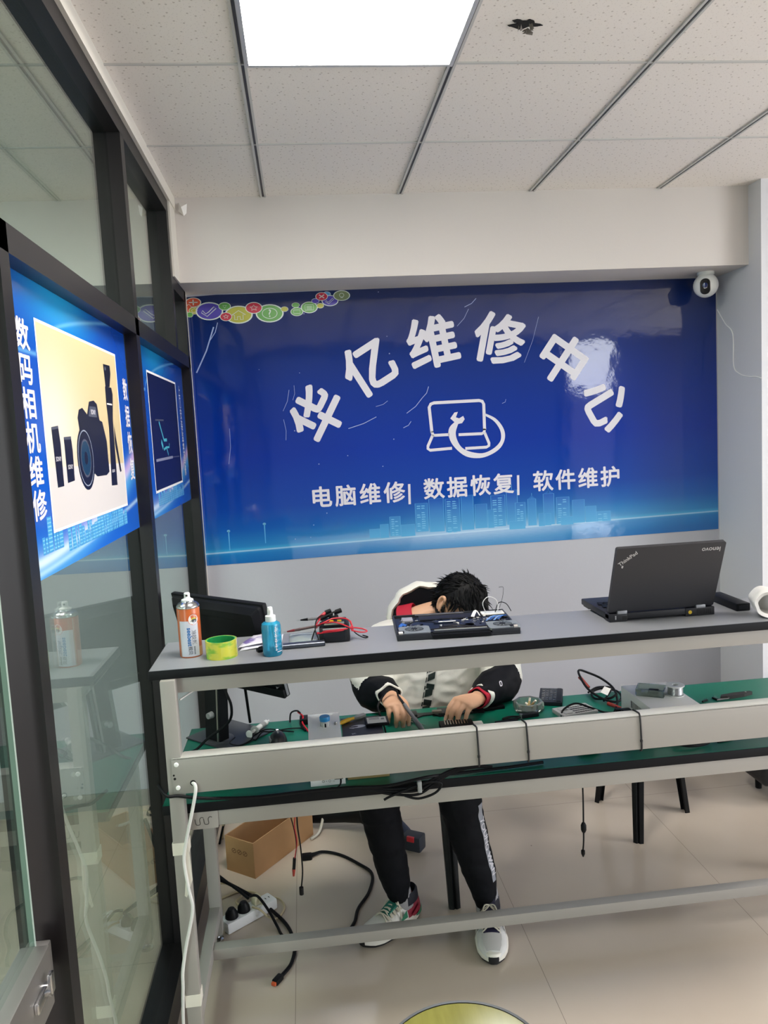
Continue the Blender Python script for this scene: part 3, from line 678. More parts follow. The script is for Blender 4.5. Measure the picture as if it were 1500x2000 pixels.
def cantext(s_, size, x, y, m_, bold=.02, r0=.10): 
    def wp(v):
        q = rot @ v; return cylwarp(R + .0003, r0)(Vector((q.x + x, q.y + y, 0)))
    lb.text(s_, size, m_, None, bold=bold, warp=wp)
cantext('seebest', .0178, .0, .062, blue, .03); cantext('视贝', .0125, .0, .022, gy, .02); cantext('除胶剂', .014, .0125, .060, gy, .005); [lb.add([cylwarp(R + .0003, .10)(Vector((.0125 + dx, .030 - k * .004 + dy, 0))) for dx, dy in ((-.002, 0), (.0025, 0), (.0025, .0026), (-.002, .0026))], [[0, 1, 2, 3]], gy) for k in range(6)]
lb.build('printed_label', t)
M().lathe([(.0325, .143), (.0335, .146), (.0325, .149), (.028, .155), (.019, .160), (.0185, .163), (0, .163)], CHROME, 36).build('dome', t)
M().lathe([(0, .161), (.017, .161), (.017, .166), (.011, .169), (.0085, .172), (.0085, .184), (.006, .186), (0, .186)], WHITE, 28).bx((-.003, -.0098, .176), (.003, -.006, .181), mat('nozzle hole', '#3a3530', .8)).build('nozzle', t)

# tape roll
t = thing('tape_roll', 'roll of clear tape with yellow green print beside the spray can', 'tape roll', (-.167, -1.292, SZ))
tm = mat('clear tape over print', '#b7c52e', .12, coat=.5)
nt = NT(tm); nz = nt.n('TexNoise', i_Scale=28.0, i_Detail=2.0); mp = nt.n('Mapping'); mp.inputs['Rotation'].default_value = (0, .9, .3); mp.inputs['Scale'].default_value = (1, 1, 2.2); nt.l(nt.obj(), mp.inputs[0]); nt.l(mp.outputs[0], nz.inputs['Vector'])
rp = nt.n('ValToRGB'); rp.color_ramp.interpolation = 'EASE'; rp.color_ramp.elements[0].color = lin('#86b83a'); rp.color_ramp.elements[0].position = .36; rp.color_ramp.elements[1].color = lin('#cdca44'); rp.color_ramp.elements[1].position = .56
nt.l(nz.outputs['Fac'], rp.inputs[0]); nt.l(rp.outputs[0], nt.b.inputs['Base Color'])
ring = lambda r0, r1, z0, z1: [[(r * math.cos(2 * PI * j / 44), r * math.sin(2 * PI * j / 44), z) for j in range(44)] for r, z in ((r0, z0), (r1, z0), (r1, z1), (r0, z1))]
M().loft(ring(.041, .045, 0, .050), tm, closed=True).build('tape', t)
cm = mat('green printed core', '#1f9a52', .5, var=.3, vscale=70)
M().loft(ring(.0385, .041, .0005, .0495), cm, closed=True).build('core', t)

# blue spray bottle
t = thing('spray_bottle', 'small blue liquid spray bottle with white pump on the shelf', 'spray bottle', (-.021, -1.318, SZ))
bl = mat('blue liquid bottle', '#35bbe6', .08, trans=.6, ior=1.35, coat=.4)
M().lathe([(0, .0), (.026, 0), (.028, .003), (.028, .084), (.026, .092), (.018, .097), (.0125, .0985), (0, .0985)], bl, 36).build('bottle', t)
lb = M(); wp_ = cylwarp(.0283, .62)
for k in range(6): lb.add([wp_(Vector((x, .085 - k * .013 + y, 0))) for x, y in [(0, -.003), (.005, -.003), (.010, -.003), (.016, -.003), (.016, .003), (.010, .003), (.005, .003), (0, .003)]], [[0, 1, 6, 7], [1, 2, 5, 6], [2, 3, 4, 5]], mat('bottle print blue', '#2f7fa8', .3))
def wq(v): q = rot @ v; return wp_(Vector((q.x - .004, q.y + .052, .0002)))
for k in range(14): lb.add([wq(Vector((-.034 + k * .005 + dx, dy * (.6 + .4 * ((k * 7) % 3)), 0))) for dx, dy in ((0, -.002), (.0034, -.0026), (.0034, .0022), (0, .0028))], [[0, 1, 2, 3]], INK)
lb.add([wp_(Vector((x, .012 + y, 0))) for x, y in [(-.002, 0), (.006, 0), (.012, 0), (.018, 0), (.018, .002), (.012, .002), (.006, .002), (-.002, .002)]], [[0, 1, 6, 7], [1, 2, 5, 6], [2, 3, 4, 5]], INK)
lb.build('printed_label', t)
M().lathe([(0, .0975), (.0145, .0975), (.015, .099), (.0145, .114), (.0085, .116), (.008, .122), (.0075, .136), (.006, .139), (0, .139)], WHITE, 28).bx((-.003, -.0095, .128), (.003, -.004, .134), WHITE, .001).build('pump', t)
tb = M().tube([(0, 0, .098), (.004, 0, .05), (.010, -.004, .006)], .002, mat('clear tube', '#bfe0ea', .1), 8); tb.build('dip_tube', t)

# papers, phone strap, bag
def sheet(label, pts, z0, curl, colr, grp):
    m = M(); n = 8; a, b, c, d_ = [Vector((*q, 0)) for q in pts]; v = []
    for i in range(n + 1):
        for j in range(n + 1):
            u, w_ = i / n, j / n; q = a * (1 - u) * (1 - w_) + b * u * (1 - w_) + c * u * w_ + d_ * (1 - u) * w_
            q.z = z0 + curl * (u ** 2) * (.4 + .6 * w_) + .003 * math.sin(5 * w_ + 3 * u); v.append(q)
    f = [[i * (n + 1) + j, (i + 1) * (n + 1) + j, (i + 1) * (n + 1) + j + 1, i * (n + 1) + j + 1] for i in range(n) for j in range(n)]
    m.add(v, f, colr, None, True)
    o = m.build('flyer'); sd = o.modifiers.new('thick', 'SOLIDIFY'); sd.thickness = .0006
    return tag(o, label, 'paper', grp)
pm1 = mat('flyer print', '#dcd9e2', .5); nt = NT(pm1); nz = nt.n('TexNoise', i_Scale=22.0, i_Detail=2.0); nt.l(nt.obj(), nz.inputs['Vector']); rp = nt.n('ValToRGB')
for e, (pp, c_) in zip(rp.color_ramp.elements, ((.56, '#dedbe4'), (.66, '#6f5f9a'))): e.position = pp; e.color = lin(c_)
nt.l(nz.outputs['Fac'], rp.inputs[0]); nt.l(rp.outputs[0], nt.b.inputs['Base Color'])
sheet('white flyer with faint print, topmost of the two curled behind the blue bottle', [(-.125, -1.235), (-.02, -1.215), (-.005, -1.10), (-.09, -1.09)], SZ + .006, .016, pm1, 'flyers behind the blue bottle')
sheet('pale flyer lying underneath, lower of the two behind the blue bottle', [(-.12, -1.255), (-.0, -1.23), (.005, -1.13), (-.095, -1.11)], SZ + .001, .006, mat('pale flyer', '#cfd0dc', .5), 'flyers behind the blue bottle')
t = thing('card_reader', 'small flat black gadget lying between the bottle and the flyers', 'gadget', (-.045, -1.272, SZ), .35)
M().box((0, 0, .0045), (.05, .022, .009), BLACK, .003).build('body', t); M().tube([(.02, .005, .008), (.03, .02, .012), (.015, .035, .007), (-.01, .03, .005)], .002, RUBBER).build('wrist_strap', t)
bagm = mat('clear plastic bag', '#aebbbb', .15, spec=.6, alpha=.45)
m = M(); v = []; n = 10
for i in range(n + 1):
    for j in range(n + 1):
        x, y = -.045 + .10 * i / n, -.06 + .12 * j / n; v.append((x, y, .004 + .008 * (noise.noise(Vector((x * 40, y * 40, 1))) + 1) * math.sin(PI * i / n) ** .5 * math.sin(PI * j / n) ** .5))
m.add(v, [[i * (n + 1) + j, (i + 1) * (n + 1) + j, (i + 1) * (n + 1) + j + 1, i * (n + 1) + j + 1] for i in range(n) for j in range(n)], bagm, None, True)
o = m.build('plastic_bag', loc=(.068, -1.175, SZ)); o.modifiers.new('thick', 'SOLIDIFY').thickness = .0004
tag(o, 'crumpled clear plastic bag on the shelf between blue bottle and multimeter', 'bag')
t = thing('drive_enclosure', 'dark grey metal drive enclosure at the multimeter on the shelf', 'drive', (.068, -1.262, SZ), .03)
al = mat('anodised grey', '#5d626c', .3, .8)
M().prism(rrect(.030, .014, .0065, 5, 0, .007), -.061, .061, al, axes((0, 0, 0), (0, 1, 0), (0, 0, 1), (1, 0, 0)), True).build('body', t)
M().prism(rrect(.027, .011, .005, 4, 0, .007), .061, .0625, BLACK, axes((0, 0, 0), (0, 1, 0), (0, 0, 1), (1, 0, 0))).build('end_cap', t)

# multimeter
t = thing('multimeter', 'chunky black multimeter wrapped in red test leads on the shelf', 'multimeter', (.163, -1.19, SZ), -.03)
b = M(); b.box((0, 0, .022), (.092, .105, .044), mat('black holster', '#17181c', .55), .008); b.box((0, .006, .047), (.078, .088, .012), DARK, .004); b.build('body', t)
M().box((0, -.0535, .020), (.066, .004, .026), mat('dark stand', '#0d1119', .4), .0015).box((0, -.050, .041), (.070, .008, .004), GREYP, .001).build('tilt_stand', t)
M().bx((-.03, -.045, .0525), (.03, -.018, .0545), mat('display glass', '#6f7668', .15)).build('display', t)
for x in (-.008, .016): M().box((x, -.006, .0545), (.013, .008, .005), mat('yellow key', '#d8a41c', .4), .0012).build('key', t)
M().lathe([(0, .066), (.014, .065), (.016, .052)], BLACK, 24, T((0, .026, 0))).bx((-.002, .014, .066), (.002, .036, .069), GREYP).build('dial', t)
for dx, mm in ((-.02, RED), (.012, RUBBER)):
    M().cyl((-.045 + dx * .2, .03, .055), (-.005 + dx, .045, .070), .0055, mm).cyl((-.005 + dx, .045, .070), (.012 + dx, .05, .074), .0075, RUBBER).build('plug', t)
ld = M(); ld.tube([(-.04, .03, .058), (-.055, -.005, .045), (-.035, -.03, .056), (.0, -.02, .066), (.04, -.015, .060), (.052, -.025, .04), (.03, -.05, .036), (-.02, -.056, .034), (-.052, -.05, .030)], .0021, RED, 8)
ld.tube([(-.052, -.04, .03), (-.02, -.058, .038), (.03, -.056, .040), (.055, -.03, .036), (.085, -.02, .028), (.098, -.03, .022), (.08, -.045, .024), (.05, -.045, .032)], .0021, RED, 8)
ld.tube([(.05, .0, .05), (.056, -.03, .03), (.04, -.052, .046), (0, -.04, .059), (-.04, -.02, .05), (-.055, .02, .03)], .0021, RED, 8)
ld.build('red_lead', t)
M().tube([(-.02, .045, .068), (-.05, .02, .06), (-.058, -.02, .035), (-.05, -.045, .01), (-.07, -.04, .004), (-.06, -.01, .03)], .0021, RUBBER, 8).tube([(.05, .02, .04), (.06, -.02, .02), (.085, -.03, .004), (.10, -.02, .002), (.085, .0, .003)], .0016, RUBBER, 8).build('black_lead', t)
def probe(label, a, b, m1, m2):
    t = thing('test_probe', label, 'test probe', a); d_ = (Vector(b) - Vector(a)); F = frame_z(d_).to_4x4(); L = d_.length
    M().lathe([(0, .02), (.0035, .02), (.0042, .035), (.005, .045), (.0042, .05), (.0042, L - .012), (.003, L), (0, L)], m1, 16, F).build('handle', t)
    M().lathe([(0, .006), (.0022, .006), (.0035, .018), (.0045, .03), (.0, .031)], m2, 16, F).build('guard', t)
    M().lathe([(0, -.008), (.0008, -.004), (.0009, .01), (0, .01)], CHROME, 10, F).build('needle', t)
probe('grey test probe with black tip pointing away beside the multimeter', (.055, -1.14, SZ + .052), (.135, -1.155, SZ + .058), mat('grey probe', '#77787b', .4), RUBBER)
probe('dark red test probe resting on the plastic bag', (.012, -1.155, SZ + .022), (.115, -1.165, SZ + .036), mat('dark probe', '#5c4a4b', .4), mat('dark red', '#7b1f28', .4))

# laptop stripped to its boards
t = thing('laptop_chassis', 'open black laptop chassis with bare circuit boards and fans', 'laptop', (.535, -1.168, SZ), -.06)
W_, D_ = .368, .262
b = M(); b.box((0, 0, .004), (W_, D_, .008), mat('magnesium tray', '#1c1e24', .5), .002)
for s_ in (-1, 1): b.box((s_ * (W_ / 2 - .003), 0, .011), (.006, D_, .010), mat('tray rim', '#22242a', .45), .002)
b.box((0, D_ / 2 - .003, .011), (W_, .006, .012), MATS['tray rim'], .002)
for x0, x1 in ((-.184, -.083), (.10, .184)): b.bx((x0, -D_ / 2, .006), (x1, -D_ / 2 + .007, .019), MATS['tray rim'], .001)
b.build('base_tray', t)
h = M(); h.prism(rrect(.176, .012, .005, 4, .008, .008), D_ / 2 - .014, D_ / 2 + .006, BLACK, axes((0, 0, 0), (1, 0, 0), (0, 0, 1), (0, -1, 0)), True); h.bx((-.076, -D_ / 2 + .01, .012), (.094, -D_ / 2 + .026, .019), DARK, .002).bx((-.07, -D_ / 2 + .03, .012), (.09, -D_ / 2 + .036, .02), GREYP, .001); h.build('hinge_bar', t)
pcb = mat('blue circuit board', '#141d30', .4, var=.7, vscale=220)
M().bx((-.10, -.09, .010), (.105, .045, .012), pcb).bx((.10, -.0, .010), (.178, .06, .0118), pcb).bx((-.176, -.045, .010), (-.10, .10, .0118), pcb).build('mainboard', t)
silver = mat('fan housing', '#9fa6a4', .35, .6)
for cx, s_ in ((-.128, 1), (.142, -1)):
    f = M(); f.prism(rrect(.094, .085, .012, 4, cx, -.078), .012, .0195, silver); fo = f.build('fan', t)
    rot_ = M(); rot_.lathe([(0, .0200), (.028, .0200), (.029, .0197)], mat('fan grille', '#3a3f43', .5), 28, T((cx, -.072, .0003)))
    for k in range(12): rot_.bx((-.0008, .010, .0206), (.0008, .027, .0210), silver, 0, T((cx, -.072, 0)) @ Matrix.Rotation(k * PI / 6, 4, 'Z'))
    rot_.lathe([(0, .0218), (.009, .0216), (.010, .0203)], DARK, 18, T((cx, -.072, 0))); rot_.build('impeller', fo)
M().tube([(-.09, -.085, .017), (-.04, -.075, .018), (.03, -.08, .018), (.10, -.08, .017)], .004, mat('dark heat pipe', '#23211f', .35, .7), 8, flat=.5).tube([(-.05, -.06, .017), (.0, -.05, .018), (.05, -.075, .018)], .004, MATS['dark heat pipe'], 8, flat=.5).build('heat_pipe', t)
M().bx((-.035, -.06, .0125), (.005, -.025, .018), DARK, .001).lathe([(0, .0185), (.014, .0185)], mat('chip sticker', '#c8cbd0', .4), 18, T((.045, -.05, 0))).bx((.028, -.066, .0125), (.062, -.034, .0178), mat('chip shield', '#14151c', .3), .001).build('chip_cooler', t)
M().bx((-.156, .045, .012), (-.122, .090, .018), mat('silver module', '#a9a7ae', .35, .3), .001).build('wireless_card', t)
M().bx((-.06, .0, .0125), (.02, .03, .017), pcb).bx((-.045, .004, .017), (.01, .012, .0176), PAPER).build('memory_module', t)
M().bx((-.10, .052, .010), (.10, .115, .0155), mat('battery pack', '#111217', .4), .002).bx((-.11, .112, .0152), (.05, .117, .0185), mat('battery edge', '#6f6d72', .35), .001).build('battery', t)
M().bx((.105, .075, .012), (.178, .115, .0165), PAPER, .001).bx((.112, .08, .0166), (.172, .112, .0169), mat('drive label', '#c7cbd0', .5)).build('drive', t)
rb = M(); blu = mat('blue ribbon', '#2c5fae', .35)
for k in range(4): rb.tube([(.105 + k * .012, .0 + .008 * (k % 2), .014), (.125 + k * .011, .02, .021), (.15 + k * .008, .035, .019), (.17, .045 + k * .004, .013)], .0032, blu if k % 2 else mat('light blue ribbon', '#6f94c8', .35), 6, flat=.3)
for k in range(3): rb.tube([(-.17, -.03 + k * .012, .013), (-.16, -.015 + k * .012, .018), (-.145, -.02 + k * .012, .014)], .003, blu, 6, flat=.35)
rb.tube([(.07, .055, .014), (.085, .075, .030), (.095, .06, .016)], .006, PAPER, 6, flat=.2); rb.build('ribbon_cable', t)
cp = M(); rr = random.Random(21)
for k in range(130):
    x, y = rr.uniform(-.17, .175), rr.uniform(-.03, .10)
    if abs(x) < .1 and y > .05: continue
    sx, sy, sz = rr.uniform(.002, .010), rr.uniform(.002, .008), rr.uniform(.001, .004)
    cp.bx((x, y, .0118), (x + sx, y + sy, .0118 + sz), rr.choice([BLACK, GREYP, CHROME, PAPER, DARK, STEEL]))
for s_ in (-1, 1): cp.cyl((s_ * .172 - .006, -.118, .018), (s_ * .172 + .006, -.118, .018), .009, STEEL); cp.bx((s_ * .17 - .012, -.115, .010), (s_ * .17 + .010, -.085, .02), DARK, .001)
cp.build('board_component', t)
wr = M(); wr.tube([(.12, .09, .017), (.11, .085, .05), (.13, .095, .068), (.155, .09, .058), (.16, .085, .03), (.15, .08, .017)], .0012, mat('white wire', '#d8d8d6', .4), 6)
wr.build('antenna_wire', t); wr = M(); wr.tube([(.15, .09, .017), (.165, .10, .045), (.19, .105, .04), (.205, .10, .015)], .0014, RUBBER, 6); wr.build('antenna_wire', t); wr = M(); wr.tube([(.165, .09, .03), (.18, .11, .06), (.185, .115, .09), (.178, .115, .094), (.170, .115, .093)], .0007, RUBBER, 6)
wr.build('antenna_wire', t); wr = M(); wr.tube([(-.15, -.02, .016), (-.12, .0, .024), (-.08, -.005, .022), (-.05, .01, .016)], .0012, RUBBER, 6); wr.build('antenna_wire', t)

# closed-back laptop standing open, its back to us
t = thing('laptop', 'black laptop standing open on the shelf, its lid back facing out', 'laptop', (1.173, -1.262, SZ), .0)
lidm = mat('soft black lid', '#2b2b2f', .5, bump=.03, bscale=900); bs = mat('laptop base plastic', '#1c1d21', .45)
b = M(); b.bx((-.170, -.003, .006), (.170, .237, .026), bs, .004); b.bx((-.17, -.005, .0), (-.112, .03, .026), bs, .003); b.bx((.075, -.005, .0), (.17, .05, .026), bs, .003); b.bx((-.165, .18, .0), (.165, .232, .008), bs, .003)
b.build('base', t)
k = M()
for r_ in range(6):
    for c_ in range(14): k.box((-.145 + c_ * .0205 + (r_ % 2) * .006, .05 + r_ * .019, .0275), (.0175, .0155, .004), BLACK, .001)
k.build('keyboard', t)
a = math.radians(21); LM = Matrix.Translation((0, .004, .028)) @ Matrix.Rotation(a, 4, 'X')
lid = M(); lid.prism(rrect(.340, .226, .006, 4, 0, .113), -.013, 0, lidm, LM @ axes((0, 0, 0), (1, 0, 0), (0, 0, 1), (0, -1, 0))); lo = lid.build('lid', t)
FM = LM @ axes((0, -.0, 0), (1, 0, 0), (0, 0, 1), (0, -1, 0))
FMo = FM.copy()
M().prism(rrect(.31, .18, .002, 2, 0, .12), -.0136, -.0131, mat('dark screen', '#08090c', .15), FM).build('screen', lo)
tx = M(); sm = mat('silver logo', '#b9bbbf', .3, .6)
tx.text('lenovo', .022, sm, FM @ T((.126, .203, .0004)) @ Matrix.Rotation(PI, 4, 'Z'), bold=.01)
tx.text('ThinkPad', .0175, sm, FM @ T((-.132, .190, .0004)) @ Matrix.Rotation(math.radians(38), 4, 'Z'), bold=.02)
tx.flat(ellipse(.003, .005, 14, -.146, .163), sm, FM, .0004); tx.build('logo', lo)
for x in (-.128, .125): M().bx((x - .015, -.0055, .0245), (x + .015, .010, .0345), mat('hinge metal', '#9fa1a5', .35, .7), .001).build('hinge', t)
pt_ = M(); pt_.bx((-.128, -.0056, .006), (-.114, -.0045, .018), mat('port dark', '#050506', .6)).bx((-.152, -.0056, .008), (-.148, -.0045, .02), CHROME).lathe([(0, .0008), (.0055, .0006), (.006, 0)], mat('yellow port', '#c9a92c', .4), 16, FACE_CAM((.09, -.005, .013)))
for kx in range(8): pt_.bx((.112 + kx * .006, -.0056, .005), (.115 + kx * .006, -.0045, .021), MATS['port dark'])
pt_.build('rear_port', t)
t = thing('battery_pack', 'long black battery pack lying beside the standing laptop', 'battery', (1.447, -1.165, SZ), -.02)
M().box((0, 0, .0125), (.046, .18, .025), BLACK, .004).build('body', t); M().bx((-.015, -.0905, .006), (.015, -.0895, .018), DARK).build('contact_strip', t)
# paper roll
t = thing('paper_roll', 'white paper roll lying on the shelf beyond the laptop', 'paper roll', (1.478, -1.322, SZ + .0415), -.36)
AX = axes((0, 0, 0), (1, 0, 0), (0, 0, 1), (0, -1, 0)); n = 40
def spir(z): return [((.0405 + .0018 * math.sin(3 * 2 * PI * j / n) + .001 * math.sin(7 * 2 * PI * j / n)) * math.cos(2 * PI * j / n), (.0405 + .0012 * math.sin(4 * 2 * PI * j / n)) * math.sin(2 * PI * j / n), z) for j in range(n)]
rl = M(); rl.loft([spir(-.045), spir(0), spir(.043), [(x * .97, y * .97, .047) for x, y, z in spir(0)], [(x * .72, y * .72, .040) for x, y, z in spir(0)], [(x * .70, y * .70, -.03) for x, y, z in spir(0)]], mat('tissue', '#dcdad6', .85, bump=.3, bscale=40), True, True, AX); rl.build('roll', t)

# ================================================================ ON THE GREEN TOP
# monitor
U = Vector((.728, -.685, 0)); N_ = Vector((.685, .728, 0)); U.normalize(); N_.normalize()
mon = thing('monitor', 'black computer monitor seen from behind at the glass partition', 'monitor', (-.235, -.90, GZ))
mb = mat('monitor black', '#141519', .55, spec=.25, bump=.02, bscale=700)
top_mid = Vector((-.2195, -.9275, 1.250)); ta = math.radians(14)
dn = (N_ * math.sin(ta) + Vector((0, 0, -1)) * math.cos(ta)).normalized(); fw = (N_ * math.cos(ta) + Vector((0, 0, 1)) * math.sin(ta)).normalized()
Mp = axes(top_mid, U, fw, -dn)      # local x = along width, y = towards the screen side, z = up along the panel
s_ = M(); s_.bx((-.23, -.006, -.335), (.23, .012, 0), mb, .004, Mp).bx((-.06, -.016, -.335), (.23, -.006, -.305), mb, .003, Mp)
s_.loft([[(x * kx, y_, -.1525 + z * kz) for x, z in rrect(.46, .305, .01, 3)] for kx, kz, y_ in ((.97, .96, -.004), (.95, .93, -.016), (.86, .82, -.034))], mb, True, False, Mp); so = s_.build('screen_housing', mon, world=True)
M().bx((-.222, .0122, -.292), (.222, .0128, -.008), mat('dark screen', '#08090c', .15), 0, Mp).build('screen', so, world=True)
v_ = M(); v_.bx((-.14, -.0345, -.055), (.11, -.0335, -.049), mat('vent slot', '#050506', .8), 0, Mp).bx((.205, -.018, -.30), (.207, -.006, -.02), GREYP, 0, Mp); v_.build('vent_slot', so, world=True)
M().bx((.228, -.004, -.33), (.2312, .006, -.26), mat('side buttons', '#8e9198', .4, .4), 0, Mp).build('side_button', so, world=True)
st_ = M(); b0 = Vector((-.250, -.905, GZ + .006)); b1 = Vector((-.232, -.945, 1.10))
def crs(c, w, d_): return [c + U * (sx * w) + N_ * (sy * d_) for sx, sy in ((-1, -1), (1, -1), (1, 1), (-1, 1))]
st_.loft([crs(b0, .036, .02), crs(b0 * .5 + b1 * .5, .036, .019), crs(b1, .036, .018)], mb, True, False); sto = st_.build('stand', mon, world=True)
e_ = M(); e_.loft([crs(b0 + U * .027 - N_ * .0208, .0035, .001), crs(b1 + U * .027 - N_ * .0188, .0035, .001)], STEEL, True, False); e_.build('trim_strip', sto, world=True)
kn = M(); kc = b0 * .72 + b1 * .28 - N_ * .02; kn.cyl(kc, kc - N_ * .018, .012, GREYP, 16, .010); kn.build('cable_knob', sto, world=True)
M().bx((-.11, -.09, 0), (.115, .11, .006), mat('stand base', '#3a3c41', .35), .003, axes((-.222, -.872, GZ), U, N_, (0, 0, 1))).lathe([(0, .009), (.045, .009), (.05, .006)], MATS['stand base'], 28, T((-.245, -.90, GZ))).build('base_plate', mon, world=True)
M().tube([(-.215, -.97, 1.10), (-.205, -.99, .97), (-.185, -1.0, .90), (-.20, -.985, .84), (-.27, -.975, .79), (-.31, -.98, .757), (-.34, -1.0, .754)], .0045, RUBBER).tube([(-.16, -.90, 1.02), (-.155, -.82, .92), (-.150, -.785, .80), (-.148, -.775, .757)], .005, RUBBER).build('monitor_cable', mon, world=True)
# syringe
t = thing('syringe', 'white flux syringe lying on the monitor foot', 'syringe', (-.135, -.905, GZ + .017), 0, rot=(0, 0, math.atan2(.109, .058) - PI / 2))
AY = axes((0, 0, 0), (1, 0, 0), (0, 0, 1), (0, 1, 0))
AYx = Matrix.Rotation(-PI / 2, 4, 'X')
M().lathe([(0, .022), (.016, .022), (.016, .025), (.0095, .026), (.0095, .10), (.006, .104), (.0035, .106), (.003, .118), (0, .118)], mat('clear syringe', '#d5d8d6', .25), 22, AYx).build('barrel', t)
M().lathe([(0, -.014), (.013, -.014), (.013, -.010), (.005, -.009), (.005, .025), (0, .025)], WHITE, 20, AYx).build('plunger', t)
M().lathe([(.0097, .06), (.0098, .085)], GREYP, 20, AYx, cap=False).build('printed_band', t)
# mouse
t = thing('computer_mouse', 'black mouse with silver scroll strip lying behind the raceway', 'mouse', (-.042, -.965, GZ), .15)
rg = []
for i in range(9):
    u = i / 8; y = -.048 + .096 * u; w = .030 * math.sin(PI * (.08 + .84 * u)) ** .45; hgt = .034 * math.sin(PI * (.1 + .75 * u)) ** .8
    rg.append([(w * math.cos(a_), y, max(0, hgt * math.sin(a_) * (1 if math.sin(a_) > 0 else 0)) + .001) for a_ in [2 * PI * j / 20 for j in range(20)]])
M().loft(rg, mat('mouse shell', '#1b1c20', .35), True, True).build('shell', t)
M().cyl((-.004, .020, .031), (.004, .020, .031), .008, CHROME, 14).bx((-.003, -.012, .033), (.003, .006, .0355), GREYP, .001).build('scroll_wheel', t)
M().box((-.026, .0, .012), (.008, .04, .012), GREYP, .003).build('side_grip', t)
M().tube([(.0, .048, .012), (.03, .07, .008), (.06, .055, .006), (.03, .035, .02), (-.03, .05, .03), (-.08, .03, .02), (-.075, -.005, .02), (-.05, .02, .034), (-.02, .05, .02), (.05, .09, .006), (.10, .075, .006)], .0022, RUBBER, 8).tube([(-.08, .03, .03), (-.09, -.01, .025), (-.13, -.03, .02), (-.16, -.01, .024), (-.14, .05, .018)], .0022, RUBBER, 8).build('mouse_cable', t)
# white sloped controller + blue-capped bottle
t = thing('control_box', 'white wedge-shaped control box at the front of the green top', 'control box', (.115, -1.18, GZ))
prof = [(-.15, 0), (-.15, .078), (-.145, .082), (.145, .110), (.15, .108), (.15, 0)]
M().prism(prof, -.052, .050, mat('white painted steel', '#fbfbf9', .35), axes((0, 0, 0), (0, 1, 0), (0, 0, 1), (1, 0, 0))).build('housing', t)
M().lathe([(0, .012), (.006, .011), (.007, 0)], GREYP, 16, FACE_CAM((0, -.15, .04))).build('dial', t); M().box((.030, -.156, .026), (.026, .014, .012), BLACK, .002).tube([(.036, -.162, .024), (.034, -.175, .012), (.02, -.19, .005)], .0025, RUBBER, 6).build('front_plug', t)
kb = M(); kb.lathe([(0, .010), (.004, .009), (.0055, .004), (.005, 0)], STEEL, 14, T((.036, .06, .101))); kb.build('knob', t)
tx = M(); tx.text('◎ • ◇ ⊙', .010, mat('grey writing', '#6b6b6b', .5), FACE_CAM((0, -.1502, .012))); 
for k_ in range(4): tx.flat([(-.03, .05 - k_ * .004), (.02, .05 - k_ * .004), (.02, .051 - k_ * .004), (-.03, .051 - k_ * .004)], MATS['grey writing'], T((0, -.145, .0822 - .001 * k_), 0, math.radians(5.5)), 0)
tx.build('printed_marks', t)
t = thing('flux_jar', 'tiny clear jar with a blue cap on the white control box', 'jar', (.117, -1.12, GZ + .0872))
M().lathe([(0, 0), (.0145, 0), (.0155, .002), (.0155, .028), (.014, .031), (0, .031)], mat('clear jar', '#b9bcbc', .15, spec=.6), 24).build('jar', t)
M().lathe([(0, .0305), (.0165, .0305), (.0168, .042), (.0155, .0445), (0, .0445)], mat('blue cap', '#2a8fd0', .3), 24).build('cap', t)
lb = M(); wj = cylwarp(.0157, .0)
lb.add([wj(Vector((x, y, 0))) for x, y in [(-.012, .006), (-.004, .006), (.004, .006), (.012, .006), (.012, .026), (.004, .026), (-.004, .026), (-.012, .026)]], [[0, 1, 6, 7], [1, 2, 5, 6], [2, 3, 4, 5]], PAPER)
lb.add([wj(Vector((x, y, .0002))) for x, y in [(-.002, .008), (.004, .008), (.004, .025), (-.002, .025)]], [[0, 1, 2, 3]], DARK); lb.build('jar_label', t)
# black-topped carton with drive
t = thing('accessory_box', 'flat box with navy black lid and tan sides beside the white control box', 'box', (.235, -1.165, GZ))
M().box((0, 0, .037), (.125, .29, .074), mat('tan board', '#b49a67', .6, var=.06, vscale=30), .002).box((.058, -.146, .06), (.012, .004, .02), mat('brass latch', '#c8b878', .35, .6), .001).build('carton', t)
lidb = M(); lidb.box((0, .0, .0785), (.13, .285, .008), mat('navy black lid', '#12151f', .45), .002); lidb.build('lid', t)
tx = M(); lg = T((-.012, .06, .0828), .15)
tx.flat(ellipse(.024, .013, 22), INK, lg, 0); tx.flat(ellipse(.012, .006, 18, -.012, 0), MATS['navy black lid'], lg, .0002); tx.stroke([(-.03, -.004), (-.02, -.012), (-.006, -.006)], .004, INK, lg, .0002); tx.text('SC', .012, INK, T((-.03, .0, .0829), .3), bold=.01); tx.build('logo', t)
t = thing('hard_drive', 'small black drive with white label on the dark lid near the hand', 'hard drive', (.285, -1.09, GZ + .083), .0)
M().box((0, 0, .0048), (.075, .062, .0092), BLACK, .001).build('case', t); lb = M(); lb.bx((-.032, -.025, .0095), (.03, .026, .0099), PAPER)
for k_ in range(3): lb.bx((-.025, .006 + k_ * .006, .0099), (.008, .009 + k_ * .006, .0100), mat('label ink', '#8b8b90', .6))
lb.bx((.014, .0, .0099), (.024, .014, .01), MATS['label ink']); lb.build('drive_label', t)
t = thing('wire_stripper', 'yellow-handled hand tool with grey jaw on the dark lid', 'hand tool', (.205, -1.055, GZ + .083), .65)
M().tube([(-.055, 0, .006), (-.02, .003, .007), (.01, 0, .007)], [.005, .007, .005], mat('yellow grip', '#d3a41f', .45), 10).build('grip', t)
